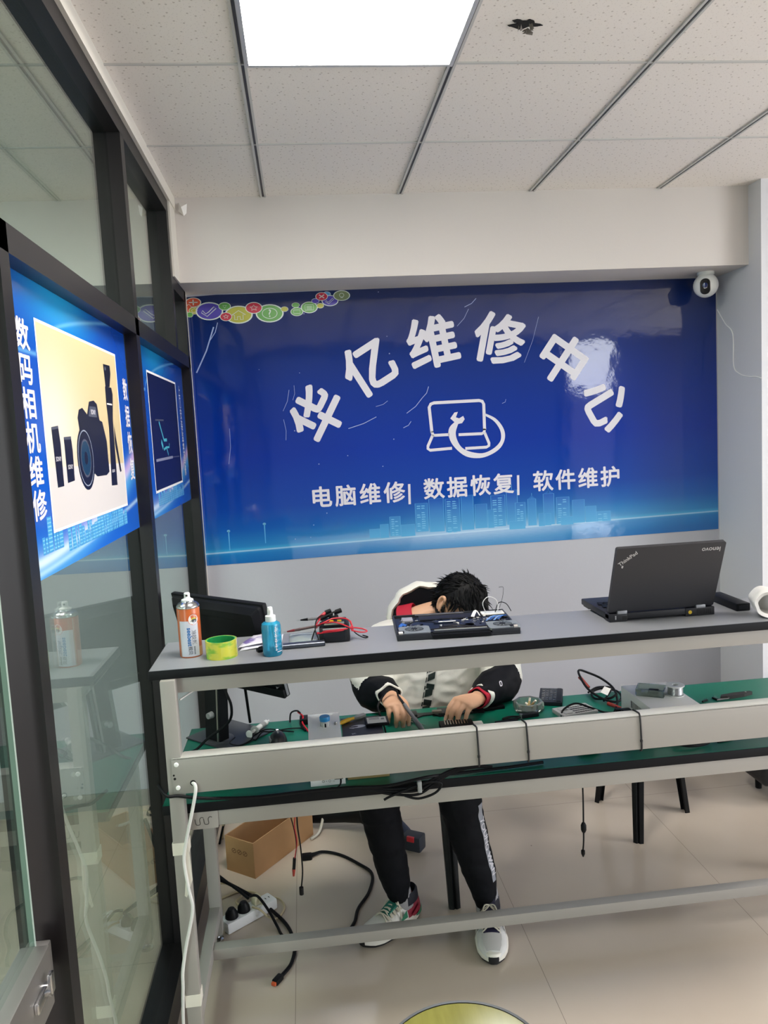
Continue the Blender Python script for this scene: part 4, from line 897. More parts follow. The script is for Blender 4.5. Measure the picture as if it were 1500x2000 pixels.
M().prism([(.008, -.004), (.03, -.012), (.055, -.010), (.058, .006), (.03, .010), (.008, .004)], .003, .010, mat('grey jaw', '#8a8983', .4, .4)).build('jaw', t)
# clip lead behind the control box
t = thing('clip_lead', 'red and black clip lead looping beside the white control box', 'cable', (.03, -.86, GZ))
M().tube([(-.035, .06, .004), (-.03, .08, .03), (-.005, .08, .035), (.01, .05, .02), (.005, .01, .008), (.02, -.04, .005)], .003, RUBBER).build('black_wire', t)
M().tube([(-.005, .082, .030), (.012, .05, .025), (.01, .02, .012), (.03, -.05, .006)], .003, RED).build('red_wire', t)
M().box((.03, .05, .011), (.06, .05, .02), BLACK, .004).build('clip_body', t)
# hinge plate etc. under the hands
t = thing('hinge_bracket', 'dark metal laptop hinge bracket on the mat between the hands', 'metal part', (.54, -.845, GZ), -.06)
dm = mat('dark cast metal', '#2f2f31', .4, .5)
M().prism([(-.14, -.02), (-.10, -.035), (-.07, -.012), (-.03, -.008), (-.01, -.03), (.05, -.032), (.08, -.012), (.15, -.018), (.155, .004), (.08, .012), (.05, .035), (.01, .03), (-.03, .012), (-.08, .012), (-.11, .03), (-.14, .02)], 0, .005, dm).bx((-.015, -.028, .005), (.045, .03, .014), dm, .003).bx((-.13, -.028, .005), (-.09, .02, .014), dm, .003).build('plate', t)
M().box((-.02, -.016, .016), (.035, .018, .010), mat('bronze block', '#7d7168', .35, .5), .002).lathe([(0, .014), (.009, .013), (.01, .005)], CHROME, 14, T((-.11, 0, 0))).build('pivot', t)
t = thing('flat_bar', 'thin black bar lying on the mat behind the right wrist', 'metal part', (.71, -.845, GZ), .10)
M().box((0, 0, .006), (.12, .022, .012), BLACK, .002).build('bar', t); M().box((-.03, 0, .0135), (.03, .016, .004), DARK, .001).build('cap', t)
t = thing('tweezers', 'silver pointed tweezers under the hand with the soldering iron', 'tweezers', (.405, -.885, GZ), math.atan2(-.075, .07))
for s_ in (-1, 1): M().loft([[(x, s_ * (w_ + th), z), (x, s_ * w_, z), (x, s_ * w_, z + .006 * q), (x, s_ * (w_ + th), z + .006 * q)] for x, w_, th, z, q in ((-.03, .0, .001, .001, 1), (.02, .005, .001, .001, 1), (.06, .002, .001, .002, .6), (.085, .0, .0006, .003, .2))], CHROME, True, False).build('arm', t)
# soldering iron, held
ia, ib = Vector((.384, -.895, .842)), Vector((.447, -1.005, .7565))
t = thing('soldering_iron', 'grey soldering iron pen held in the hand, its cable looping back', 'soldering iron', tuple(ib)); Fi = frame_z(ia - ib).to_4x4(); L = (ia - ib).length
M().lathe([(0, .0), (.0055, .001), (.0085, .008), (.0085, .055), (.0065, .06), (.0065, L - .03), (0, L - .03)], mat('iron grip', '#77797e', .45), 20, Fi).build('grip', t)
M().lathe([(0, L - .032), (.005, L - .032), (.0038, L), (.003, L + .012), (0, L + .012)], DARK, 16, Fi).build('strain_relief', t)
cb = M(); cb.tube([ia + (ia - ib).normalized() * .008, (.372, -.878, .868), (.345, -.882, .866), (.318, -.905, .846), (.303, -.955, .845), (.299, -1.0, .842), (.312, -1.03, .80), (.325, -1.04, .757), (.37, -1.02, .7555), (.42, -1.035, .7555), (.46, -1.10, .7555)], .0032, RUBBER, 8); cb.build('iron_cable', t, world=True)
# bit box near the panel
t = thing('bit_box', 'black bit box with silver bits just behind the raceway', 'bit box', (.565, -.985, GZ), -.03)
M().box((0, 0, .009), (.115, .06, .018), BLACK, .003).build('case', t)
for k_ in range(9): M().cyl((-.04 + k_ * .0095, -.018, .0195), (-.038 + k_ * .0095, .018, .0195), .0022, CHROME, 8).build('bit', t)
M().box((.075, .01, .005), (.035, .03, .008), PAPER, .001).build('paper_slip', t)
# ashtray with butts
t = thing('ashtray', 'octagonal clear glass ashtray on the green top', 'ashtray', (.848, -.885, GZ))
gl = mat('clear pressed glass', '#dfe9e4', .05, trans=.85, ior=1.45)
def oc(r, z, n=8): return [(r * math.cos(2 * PI * (j + .5) / n), r * math.sin(2 * PI * (j + .5) / n), z) for j in range(n)]
M().loft([oc(.040, 0), oc(.053, .004), oc(.056, .016), oc(.055, .033), oc(.051, .036), oc(.044, .034), oc(.040, .012), oc(.02, .008)], gl, True, False).build('dish', t)
rr = random.Random(9)
butt = mat('filter paper', '#cdb27a', .8); bw = mat('cigarette paper', '#e6dfd0', .8)
for k_, (x, y, a_, tl, lab) in enumerate(((.0, .0, .6, 1.25, 'pale cigarette butt standing upright in the ashtray'), (.012, -.012, 2.2, .35, 'cigarette butt lying flat at the ashtray front'), (-.014, .008, 3.9, .4, 'cigarette butt lying at the ashtray back'), (.015, .014, 5.2, .8, 'short tilted cigarette butt against the ashtray rim'))):
    d_ = Vector((math.cos(a_) * math.cos(tl), math.sin(a_) * math.cos(tl), math.sin(tl))); p0 = Vector((.848 + x, -.885 + y, GZ + .0125))
    q = thing('cigarette_butt', lab, 'cigarette butt', tuple(p0), group='butts in the ashtray'); M().cyl((0, 0, 0), d_ * .022, .0042, butt, 10).build('filter', q); M().cyl(d_ * .022, d_ * .033, .0041, bw, 10, .0036).build('stub', q)
# folded black tool
t = thing('folding_tool', 'black scissor-like tool lying between ashtray and raceway', 'tool', (.80, -.955, GZ), .12)
M().tube([(.0, 0, .006), (-.035, .014, .006), (-.065, .004, .006), (-.035, -.010, .006)], .0035, BLACK, 8, closed=True).build('loop_handle', t); M().box((.033, .0, .008), (.065, .015, .014), DARK, .003).build('grip', t); M().cyl((.0, 0, .0), (.0, 0, .016), .006, STEEL, 12).build('rivet', t); M().bx((-.10, -.022, .0), (-.02, -.006, .006), DARK, .001).build('blade', t)
# screwdriver bit case
def bitcase(t, w, l, body, rows, cols, z=.015):
    M().box((0, 0, z / 2), (w, l, z), body, .003).build('case', t)
    m = M()
    for r_ in range(rows):
        for c_ in range(cols):
            x, y = -w * .34 + w * .5 * r_ / max(1, rows - 1) , -l * .36 + l * .72 * c_ / max(1, cols - 1); m.cyl((x - .004, y, z + .001), (x + .005, y, z + .001), .0016, CHROME, 6)
    m.build('bit_row', t)
t = thing('screwdriver_set', 'black screwdriver case with rows of silver bits, behind the ashtray', 'screwdriver set', (.962, -.79, GZ), -.35)
bitcase(t, .085, .155, mat('navy black case', '#14161d', .45), 4, 7); M().box((.030, 0, .016), (.016, .14, .004), DARK, .001).build('handle_slot', t)
t = thing('bit_tray', 'pale grey plastic tray full of holes at the raceway', 'tray', (.995, -.955, GZ), .20)
m = M(); m.box((0, 0, .008), (.135, .085, .016), mat('pale grey tray', '#a3a4a3', .5), .003); m.build('tray', t)
m = M()
for r_ in range(4):
    for c_ in range(8): m.lathe([(0, .0165), (.0045, .0165), (.005, .016)], mat('dark hole', '#35363a', .8), 10, T((-.012 + c_ * .0095, -.03 + r_ * .017, 0)))
for r_ in range(2): m.bx((-.055, -.03 + r_ * .035, .016), (-.025, -.005 + r_ * .035, .0185), MATS['pale grey tray'], .002)
m.build('socket_hole', t)
tag(M().tube([(.93, -1.0, .7545), (.95, -.965, .772), (1.0, -.95, .785), (1.05, -.965, .770), (1.09, -.98, .756), (1.12, -.99, .7545)], .0035, RUBBER).build('loose_cable'), 'short black cable arching over the pale grey tray', 'cable')
# coil of clip leads
t = thing('clip_lead', 'coiled black lead with red clips in front of the white soldering station', 'cable', (1.13, -.88, GZ))
c_ = M(); c_.tube([(-.02, -.13, .005), (.03, -.05, .012), (.06, .05, .03), (.04, .12, .05), (-.01, .13, .075), (-.045, .12, .09), (-.06, .08, .085), (-.05, .02, .05), (-.01, -.03, .025), (.04, -.03, .012), (.075, .02, .010), (.08, .08, .012), (.04, .12, .012), (-.01, .09, .010), (-.02, .03, .008), (.02, -.01, .02), (.05, .0, .03)], .0042, RUBBER, 8); c_.build('lead', t)
c_ = M(); c_.tube([(.0, .0, .008), (.05, .06, .02), (.07, .11, .016), (.03, .14, .01), (-.02, .10, .008)], .0038, RUBBER, 8); c_.build('lead', t)
for a_, b_ in (((-.052, .10, .070), (-.035, .05, .045)), ((.0, -.04, .012), (.035, -.10, .008))): M().cyl(a_, b_, .007, mat('clip red', '#8d2b22', .5), 10, .005).build('clip', t)
M().box((.025, -.105, .008), (.05, .022, .014), BLACK, .003).build('connector', t)
M().add([(.0, .03, .03), (.022, .045, .046), (.040, .03, .040), (.018, .008, .024)], [[0, 1, 2, 3]], PAPER).build('paper_tag', t)
# soldering station
t = thing('soldering_station', 'white soldering station box with side vents on the green top', 'soldering station', (1.205, -1.175, GZ))
M().box((0, 0, .061), (.165, .245, .122), mat('white painted steel', '#fbfbf9', .35), .006).build('housing', t)
m = M()
for k_ in range(14): m.bx((-.0832, -.075 + k_ * .0085, .075), (-.0822, -.072 + k_ * .0085, .098), mat('vent slot', '#050506', .8))
m.build('side_vent', t)
m = M(); m.bx((.036, -.1234, .080), (.078, -.1222, .108), PAPER).bx((.036, -.1238, .100), (.078, -.123, .108), mat('label red', '#c0485a', .5)).bx((.066, -.1238, .084), (.075, -.123, .094), GREYP); m.bx((-.07, -.1234, .03), (.03, -.1222, .100), mat('front panel', '#d2d4d2', .4)); m.build('front_label', t)
M().tube([(-.02, -.125, .012), (.02, -.145, .008), (.07, -.14, .006), (.10, -.13, .012), (.11, -.10, .02)], .0042, RUBBER).build('station_cord', t)
M().box((-.098, .03, .035), (.03, .05, .07), BLACK, .004).build('socket_block', t)
t = thing('parts_box', 'clear greenish box with a dark part on the white soldering station', 'box', (1.183, -1.155, GZ + .1225), -.55)
gm = mat('greenish clear plastic', '#cfe0d4', .06, trans=.8, ior=1.2)
m = M(); w_, l_ = .085, .066
m.bx((-w_ / 2, -l_ / 2, 0), (w_ / 2, l_ / 2, .003), gm)
for s_ in (-1, 1): m.bx((s_ * w_ / 2 - .002, -l_ / 2, .003), (s_ * w_ / 2 + .002, l_ / 2, .022), gm); m.bx((-w_ / 2 + .002, s_ * l_ / 2 - .002, .003), (w_ / 2 - .002, s_ * l_ / 2 + .002, .022), gm)
m.build('tray', t); M().box((.008, .004, .009), (.03, .018, .010), DARK, .001).box((-.018, -.006, .007), (.022, .028, .006), mat('violet foil', '#7d7a90', .3, .4), .001).build('chip', t)
t = thing('solder_spool', 'white spool of silver solder wire on the soldering station', 'spool', (1.251, -1.185, GZ + .1225))
M().lathe([(0, 0), (.027, 0), (.027, .003), (.012, .0035)], WHITE, 30).lathe([(.012, .0305), (.029, .031), (.029, .0345), (.010, .0345), (.0095, .028), (0, .028)], WHITE, 30).build('spool_body', t)
m = M(); m.lathe([(.012, .0035)] + [(.0235 + .0006 * (k_ % 2), .004 + k_ * .0015) for k_ in range(18)] + [(.012, .0305)], mat('solder wire', '#a9aaac', .3, .9), 30); m.build('solder', t)
t = thing('folding_knife', 'dark folded knife lying alone near the right end of the green top', 'knife', (1.60, -.935, GZ), .12)
M().prism([(-.065, -.008), (-.04, -.014), (.03, -.013), (.07, -.004), (.068, .007), (.0, .012), (-.05, .008)], 0, .012, mat('knife scales', '#26221f', .5)).build('handle', t); M().prism([(-.085, -.016), (-.04, -.018), (-.03, -.012), (-.06, -.008)], .003, .006, STEEL).cyl((.045, 0, .0115), (.045, 0, .0135), .003, STEEL, 10).build('blade', t)
rr = random.Random(2)
for k_, lab in enumerate(('tiny black pin connector nearest the white soldering station', 'tiny black pin connector nearest the folded knife')):
    t = thing('pin_connector', lab, 'connector', (1.475 + k_ * .045, -.955 + k_ * .01, GZ), .5 + k_ * 1.3, 'loose pin connectors')
    M().box((0, 0, .003), (.028, .006, .006), BLACK, .001).build('block', t); m = M()
    for j in range(4): m.cyl((-.01 + j * .0066, 0, .006), (-.01 + j * .0066, 0, .013), .0007, CHROME, 6)
    m.build('pin', t)
t = thing('steel_dish', 'small steel dish under the raceway on the front of the green top', 'dish', (.925, -1.27, GZ))
M().lathe([(0, .0), (.022, 0), (.034, .008), (.037, .016), (.034, .015), (.02, .004), (0, .003)], CHROME, 28).build('bowl', t)
tag(M().tube([(1.33, -1.30, .7525), (1.38, -1.29, .7525), (1.40, -1.25, .757), (1.34, -1.24, .757)], .0028, BLACK).build('loose_cable'), 'short black cable end peeking out under the raceway beyond the soldering station', 'cable')
# ================================================================ CABLES ON THE BENCH
m = M(); m.tube([(-.36, -1.372, .818), (-.331, -1.418, .806), (-.30, -1.4155, .801), (-.25, -1.414, .790), (-.20, -1.405, .779), (-.09, -1.385, .762), (.05, -1.372, .758), (.168, -1.372, .757), (.284, -1.385, .757), (.388, -1.39, .773), (.45, -1.36, .762), (.56, -1.345, .757), (.66, -1.34, .757), (.76, -1.33, .757)], .0045, RUBBER, 8)
tag(m.build('power_cable'), 'long black power cable running across the front leg and along the green edge', 'cable')
rr = random.Random(4)
for k, lab in enumerate(('black cord of the sagging bundle below the raceway, uppermost strand', 'black cord of the sagging bundle below the raceway, middle strand', 'black cord of the sagging bundle below the raceway, lowest looping strand')):
    m = M(); dz = -.008 * k
    m.tube([(.12, -1.366, .757), (.22, -1.372, .752 + dz * .5), (.30, -1.378, .742 + dz), (.37, -1.380, .744 + dz * 1.5), (.42, -1.372, .758 + dz), (.47, -1.36, .772 + dz * .6), (.53, -1.35, .778 + dz * .5), (.60, -1.345, .765)], .004, RUBBER, 8)
    if k == 2: m.tube([(.33, -1.384, .722), (.37, -1.39, .712), (.42, -1.386, .722), (.44, -1.38, .745), (.40, -1.384, .755), (.35, -1.384, .742), (.29, -1.384, .724), (.27, -1.386, .716)], .0036, RUBBER, 8)
    tag(m.build('bundled_cord'), lab, 'cable', 'cords bundled below the raceway')
t = thing('cable_clip', 'grey clip holding the cord bundle to the bench edge', 'clip', (.375, -1.385, .747)); M().box((0, 0, 0), (.012, .022, .034), GREYP, .003).build('clip', t)
m = M(); m.tube([(-.262, -1.404, .832), (-.25, -1.42, .822), (-.262, -1.424, .765), (-.285, -1.42, .68), (-.298, -1.416, .615), (-.292, -1.416, .53), (-.286, -1.416, .466), (-.312, -1.416, .36), (-.326, -1.418, .29), (-.329, -1.418, .244), (-.336, -1.41, .17), (-.345, -1.405, .01)], .0048, mat('white cable', '#d4d4d0', .4), 8)
tag(m.build('white_cable'), 'white cable hanging from the raceway hole down the front leg', 'cable')
tag(M().tube([(-.284, -1.362, 1.055), (-.24, -1.30, 1.066), (-.19, -1.25, 1.075), (-.12, -1.24, 1.088), (-.08, -1.235, 1.094)], .0028, MATS['white cable'], 8).build('white_cable'), 'thin white wire sagging under the shelf at its end by the glass', 'cable')
# hanging leads
t = thing('test_lead', 'red and black lead with a red clip hanging below the bench', 'cable', (0, -1.322, .69))
M().tube([(.018, -.01, .0), (.008, -.01, -.05), (.012, -.01, -.10), (.002, -.01, -.155)], .0016, RED, 8).build('red_wire', t); M().tube([(-.006, -.01, .0), (.006, -.01, -.06), (.010, -.01, -.11), (.003, -.01, -.155)], .0016, RUBBER, 8).build('black_wire', t)
M().cyl((.002, -.01, -.150), (-.002, -.01, -.185), .005, RUBBER, 10).build('sleeve', t); M().cyl((-.002, -.01, -.183), (-.004, -.01, -.205), .0055, mat('clip red', '#8d2b22', .5), 10, .003).build('clip', t)
t = thing('barrel_lead', 'thin black lead with a tiny plug hanging beside the red clip lead', 'cable', (.02, -1.336, .70))
M().tube([(-.002, 0, 0), (-.003, 0, -.06), (.002, 0, -.13), (.003, 0, -.20), (-.004, 0, -.253)], .0022, RUBBER, 8).build('lead', t); M().cyl((-.004, 0, -.25), (-.004, 0, -.272), .0065, RUBBER, 12).build('plug', t)
t = thing('adapter_cord', 'black cord with a bead and pointed plug hanging beside the black stool', 'cable', (.878, -1.336, .70))
M().tube([(0, 0, 0), (.001, 0, -.06), (.0, 0, -.14), (-.001, 0, -.20), (-.004, 0, -.232)], .0026, RUBBER, 8).build('lead', t); M().lathe([(0, .018), (.005, .014), (.0085, .006), (.0085, -.008), (.005, -.016), (0, -.018)], RUBBER, 12, T((0, 0, -.158))).build('ferrite_bead', t); M().lathe([(0, .0), (.006, -.004), (.006, -.014), (.002, -.024), (0, -.026)], RUBBER, 12, T((-.004, 0, -.228))).build('plug', t)

# ================================================================ UNDER THE BENCH
# carton
A, B, C_ = Vector((-.197, -.494, 0)), Vector((-.325, -.408, 0)), Vector((.042, -.187, 0))
ux = (C_ - A); Lx = ux.length; ux.normalize(); uy = Vector((-ux.y, ux.x, 0)); Ly = (B - A).length
t = thing('cardboard_box', 'open brown cardboard carton on the floor under the bench', 'box', tuple(A), math.atan2(ux.y, ux.x))
H = .150; bxm = M(); th = .004
bxm.bx((0, 0, 0), (Lx, Ly, th), BROWN)
for a_, b_ in (((0, 0, th), (Lx, th, H)), ((0, Ly - th, th), (Lx, Ly, H)), ((0, th, th), (th, Ly - th, H)), ((Lx - th, th, th), (Lx, Ly - th, H))): bxm.bx(a_, b_, BROWN)
bxm.build('carton', t)
fl = M(); fl.add([(.004, .006, H - .002), (Lx - .006, .006, H - .004), (Lx - .02, .012, .03), (.02, .012, .03), (.004, .0075, H - .002), (Lx - .006, .0075, H - .004), (Lx - .02, .0135, .03), (.02, .0135, .03)], [[0, 1, 2, 3], [4, 5, 6, 7], [0, 1, 5, 4], [2, 3, 7, 6]], mat('brown card inside', '#8a6847', .85)); fl.build('inner_flap', t)
pr = M(); AX2 = axes((-.0006, Ly / 2, .095), (0, -1, 0), (0, 0, 1), (-1, 0, 0)); ink = mat('brown ink', '#6e4d33', .8)
for k in range(3): pr.stroke(ellipse(.011, .009, 14, -.03 + .03 * k, 0), .003, ink, AX2, .0003, True); pr.stroke([(-.036 + .03 * k, -.004), (-.024 + .03 * k, .005)], .003, ink, AX2, .0004)
pr.build('printed_marks', t)
pot = mat('dark cable mess', '#1d1d20', .6)
# tangled cords behind the carton
for k, (lab, pts, r, mt) in enumerate((
    ('pale grey cord curling over the far edge of the carton', [(-.30, -.30, .02), (-.25, -.22, .10), (-.15, -.16, .14), (-.05, -.12, .10), (.05, -.10, .12), (.09, -.14, .08), (.07, -.20, .02), (.03, -.24, .008)], .006, mat('pale cord', '#b5b1a6', .5)),
    ('black cord tangled behind the carton by the partition', [(-.37, -.20, .01), (-.33, -.24, .14), (-.27, -.26, .20), (-.20, -.23, .19), (-.24, -.20, .23), (-.31, -.25, .21), (-.34, -.28, .17), (-.28, -.30, .20), (-.22, -.24, .21), (-.25, -.12, .02)], .005, RUBBER),
    ('beige cord tangled behind the carton by the partition', [(-.36, -.16, .01), (-.34, -.24, .12), (-.30, -.29, .17), (-.24, -.25, .19), (-.18, -.20, .20), (-.12, -.15, .17), (-.12, -.08, .06), (-.25, -.04, .01)], .0045, mat('beige cord', '#b9ab8b', .5)),
    ('thick black cord from the rear bench leg to the orange connector on the floor', [(-.325, -.81, .45), (-.345, -.70, .22), (-.34, -.60, .09), (-.29, -.60, .055), (-.20, -.66, .030), (-.12, -.74, .012), (-.06, -.84, .007), (-.035, -.95, .007), (-.045, -1.04, .007), (-.075, -1.095, .007)], .0065, RUBBER),
    ('black cord running down to the plug in the white power strip', [(-.345, -.72, .30), (-.35, -.62, .14), (-.31, -.62, .09), (-.25, -.68, .075), (-.205, -.735, .068)], .0055, RUBBER),
    ('black cord leaving the power strip towards the foot rail', [(-.200, -.735, .075), (-.17, -.74, .075), (-.13, -.78, .04), (-.10, -.83, .010), (-.075, -.89, .006), (-.02, -.925, .006), (.03, -.92, .006)], .005, RUBBER),
    ('beige cord coiled on the floor behind the power strip', [(-.33, -.62, .006), (-.26, -.58, .006), (-.19, -.60, .006), (-.17, -.65, .006), (-.22, -.68, .006), (-.26, -.66, .012), (-.24, -.60, .012), (-.30, -.52, .006), (-.35, -.50, .006)], .0045, MATS['beige cord']),
    ('thin beige cord lying beyond the end of the power strip', [(-.19, -.76, .048), (-.16, -.78, .046), (-.13, -.79, .02), (-.10, -.78, .006), (-.075, -.72, .006), (-.095, -.66, .006), (-.14, -.64, .006)], .0038, MATS['beige cord']),
)):
    tag(M().tube(pts, r, mt, 8).build('floor_cord'), lab, 'cable', 'cords under the bench')
t = thing('cord_connector', 'black connector with an orange tip lying on the open floor', 'connector', (-.079, -1.10, 0), math.atan2(-.045, -.03))
M().box((.016, 0, .0085), (.038, .022, .017), BLACK, .004).build('shell', t); M().box((.038, 0, .0085), (.010, .015, .010), mat('orange tip', '#c4552f', .5), .001).build('tip', t)
# power strip
t = thing('power_strip', 'white power strip with black plugs on the floor by the rear leg', 'power strip', (-.205, -.752, 0), math.atan2(.114, .15))
M().box((0, 0, .021), (.215, .062, .040), mat('white power strip', '#dedfe0', .35), .006).build('housing', t)
for x in (-.072, -.02): M().lathe([(0, .075), (.012, .074), (.022, .058), (.024, .041)], BLACK, 18, T((x, .0, 0))).build('plug', t)
M().box((.035, 0, .058), (.03, .032, .032), mat('beige plug', '#c6bfa4', .45), .006).box((.05, .0, .046), (.012, .05, .012), mat('beige plug', '#c6bfa4', .45), .003).build('charger', t)
sk = M()
for x in (.075, .09): sk.bx((x, -.004, .0405), (x + .003, .006, .0413), DARK)
sk.build('socket', t)
# plug cord in the middle
t = thing('mains_lead', 'black mains lead with its socket end lying between carton and seated person', 'cable', (0, 0, 0))
M().tube([(.03, -.381, .013), (.078, -.358, .010), (.15, -.39, .007), (.223, -.475, .007), (.272, -.56, .007), (.25, -.68, .007), (.20, -.78, .007), (.180, -.86, .007), (.14, -.915, .007), (.05, -.935, .007), (-.02, -.93, .007)], .0062, RUBBER, 8).build('lead', t)
M().box((.012, -.388, .013), (.042, .026, .024), RUBBER, .005).cyl((.03, -.381, .013), (.06, -.366, .012), .009, RUBBER, 12, .006).build('socket_end', t)
# blower
t = thing('cordless_blower', 'black cordless blower with tapering nozzle and red-buttoned battery on the floor', 'power tool', (.30, -.20, 0))
M().lathe([(0, 0), (.026, 0), (.028, .03), (.036, .16), (.046, .24), (.052, .25), (.052, .275), (.0, .275)], BLACK, 24, frame_z(Vector((.25, -.10, .035))).to_4x4() if False else (Matrix.Translation((-.26, .085, .045)) @ frame_z(Vector((.25, -.10, .05))).to_4x4())).build('nozzle', t)
M().lathe([(0, 0), (.05, .0), (.062, .03), (.064, .09), (.05, .13), (0, .14)], DARK, 24, Matrix.Translation((-.01, -.015, .075)) @ frame_z(Vector((.25, -.10, .01))).to_4x4()).build('motor_housing', t)
M().tube([(.08, -.05, .085), (.11, -.10, .075), (.14, -.16, .06), (.15, -.19, .05)], .022, mat('slate grip', '#2b3145', .5), 12).build('grip', t)
bt = M(); bt.box((0, 0, 0), (.085, .060, .065), mat('slate battery', '#2b303a', .5), .008, T((.165, -.215, .046), -.6)); bto = bt.build('battery', t)
M().box((0, -.028, .022), (.034, .012, .022), mat('red button', '#c92b33', .4), .003, T((.165, -.215, .046), -.6)).build('release_button', bto)

# three-legged black stools
def stool(label, loc, rz, seat_z=.45):
    t = thing('plastic_stool', label, 'stool', loc, rz, 'black three-legged stools')
    bp = mat('black stool plastic', '#0d0e10', .42, spec=.25)
    for k in range(3):
        a_ = 2 * PI * k / 3 + PI / 2 * 3
        d_ = Vector((math.cos(a_), math.sin(a_), 0)); s_ = Vector((-d_.y, d_.x, 0)); rings = []
        for rr_, z in ((.222, 0), (.200, .15), (.178, .30), (.160, .40), (.12, seat_z - .012)):
            c = d_ * rr_ + Vector((0, 0, z)); w = .021 + .006 * (z / .4); 
            pr_ = [(-w, .006), (-w * .55, .010), (-.006, .012), (0, .006), (.006, .012), (w * .55, .010), (w, .006), (w, -.012), (w * .8, -.016), (w * .7, -.004), (-w * .7, -.004), (-w * .8, -.016), (-w, -.012)]
            rings.append([c + s_ * x + d_ * y for x, y in pr_])
        M().loft(rings, bp, True, False).build('leg', t)
    M().lathe([(0, seat_z), (.14, seat_z), (.158, seat_z - .006), (.163, seat_z - .02), (.158, seat_z - .028), (.150, seat_z - .02), (0, seat_z - .018)], bp, 36).build('seat', t)
    return t
s1 = stool('black three-legged stool under the seated person', (.545, -.610, 0), math.atan2(-.203, .010) - PI * 1.5)
dup(s1, (1.500, -.335, 0), math.atan2(-.212, -.105) - PI * 1.5, 'empty black three-legged stool beside the hanging black cord')
# round stool near the viewer
t = thing('round_stool', 'round stool with a yellow-green printed seat in the front of the floor', 'stool', (.357, -2.045, 0))
sm_ = mat('printed yellow-green seat', '#a5a23c', .3, coat=.3)
nt = NT(sm_); sp = nt.n('SeparateXYZ'); nt.l(nt.obj(), sp.inputs[0])
nz = nt.n('TexNoise', i_Scale=14.0, i_Detail=5.0); mp = nt.n('Mapping'); mp.inputs['Rotation'].default_value = (0, 0, .7); mp.inputs['Scale'].default_value = (4, .7, 1); nt.l(nt.obj(), mp.inputs[0]); nt.l(mp.outputs[0], nz.inputs['Vector'])
base = nt.mix(nz.outputs['Fac'], lin('#75722c'), lin('#a9a45c'))
pale = nt.math('MULTIPLY', nt.gauss(sp.outputs[0], .10, .07), nt.gauss(sp.outputs[1], .03, .09)); base = nt.mix(pale, base, lin('#e0e2d2'))
nt.l(base, nt.b.inputs['Base Color'])
M().lathe([(0, .450), (.172, .450), (.176, .448), (.176, .440), (0, .440)], sm_, 56).build('seat_pad', t)
M().lathe([(.1755, .4505), (.181, .4515), (.184, .447), (.184, .425), (.178, .420), (0, .421), (0, .439), (.1755, .440)], mat('grey metal rim', '#6f7276', .35, .6), 56, cap=False).build('rim', t)
rs = M(); rc = mat('coral print', '#cf6a55', .4)
for pts, w in (([(-.06, .10), (-.035, .085), (-.03, .06), (.0, .055)], .012), ([(-.03, .06), (-.04, .03), (-.01, .0), (.02, .01)], .014), ([(.0, .055), (.02, .035), (.05, .04)], .012), ([(-.045, .075), (-.06, .05)], .008)): rs.stroke(pts, w, rc, T((0, 0, .4508)), 0, False, 3)
rs.stroke([(.06, .0), (.10, .02), (.12, .0)], .02, mat('pale flower print', '#dcd8d2', .4), T((0, 0, .4507)), 0, False, 3); rs.build('printed_figure', t)
for k in range(4):
    a_ = PI / 4 + k * PI / 2; M().cyl((.12 * math.cos(a_), .12 * math.sin(a_), .425), (.16 * math.cos(a_), .16 * math.sin(a_), 0), .011, CHROME, 14).build('leg', t)
# black case by the right wall
t = thing('black_case', 'black rounded case on short legs, just showing at the far right under the bench', 'case', (2.235, -.27, 0), .0)
M().box((0, 0, .28), (.36, .24, .36), mat('black case plastic', '#17181c', .5), .03, seg=3).build('shell', t)
for x in (-.08, .14):
    for y in (-.06, .09): M().lathe([(0, 0), (.014, 0), (.018, .102), (0, .102)], RUBBER, 14, T((x, y, 0))).build('foot', t)
M().tube([(-.06, 0, .46), (-.05, 0, .50), (.05, 0, .50), (.06, 0, .46)], .009, BLACK, 8).build('handle', t)
# ================================================================ THE SEATED PERSON
def limb(m, pts, rs, mt, n=16, k=6, flat=1., hint=None):
    P4 = [Vector((*p, r)) for p, r in zip(pts, rs)]; out = []
    for i in range(len(P4) - 1):
        p0, p1, p2, p3 = P4[max(0, i - 1)], P4[i], P4[i + 1], P4[min(len(P4) - 1, i + 2)]
        for j in range(k):
            t = j / k; out.append(.5 * ((2 * p1) + (-p0 + p2) * t + (2 * p0 - 5 * p1 + 4 * p2 - p3) * t * t + (-p0 + 3 * p1 - 3 * p2 + p3) * t ** 3))
    out.append(P4[-1]); c = [Vector(q[:3]) for q in out]; r = [max(.001, q[3]) for q in out]; N = len(c); rings = []; x = None
    for i in range(N):
        d = (c[min(N - 1, i + 1)] - c[max(0, i - 1)]).normalized()
        if x is None: x = (Vector(hint) if hint else frame_z(d).col[0].copy())
        x = (x - d * x.dot(d)).normalized(); y = d.cross(x)
        def ring(cc, q): return [cc + x * q * math.cos(2 * PI * j / n) + y * q * flat * math.sin(2 * PI * j / n) for j in range(n)]
        if i == 0:
            for e in (.0, .5, .8): rings.append(ring(c[0] - d * r[0] * math.sqrt(1 - e * e) * .9, max(.0005, r[0] * e)))
        rings.append(ring(c[i], r[i]))
        if i == N - 1:
            for e in (.8, .5, .0): rings.append(ring(c[i] + d * r[i] * math.sqrt(1 - e * e) * .9, max(.0005, r[i] * e)))
    m.loft(rings, mt, True, True); return m
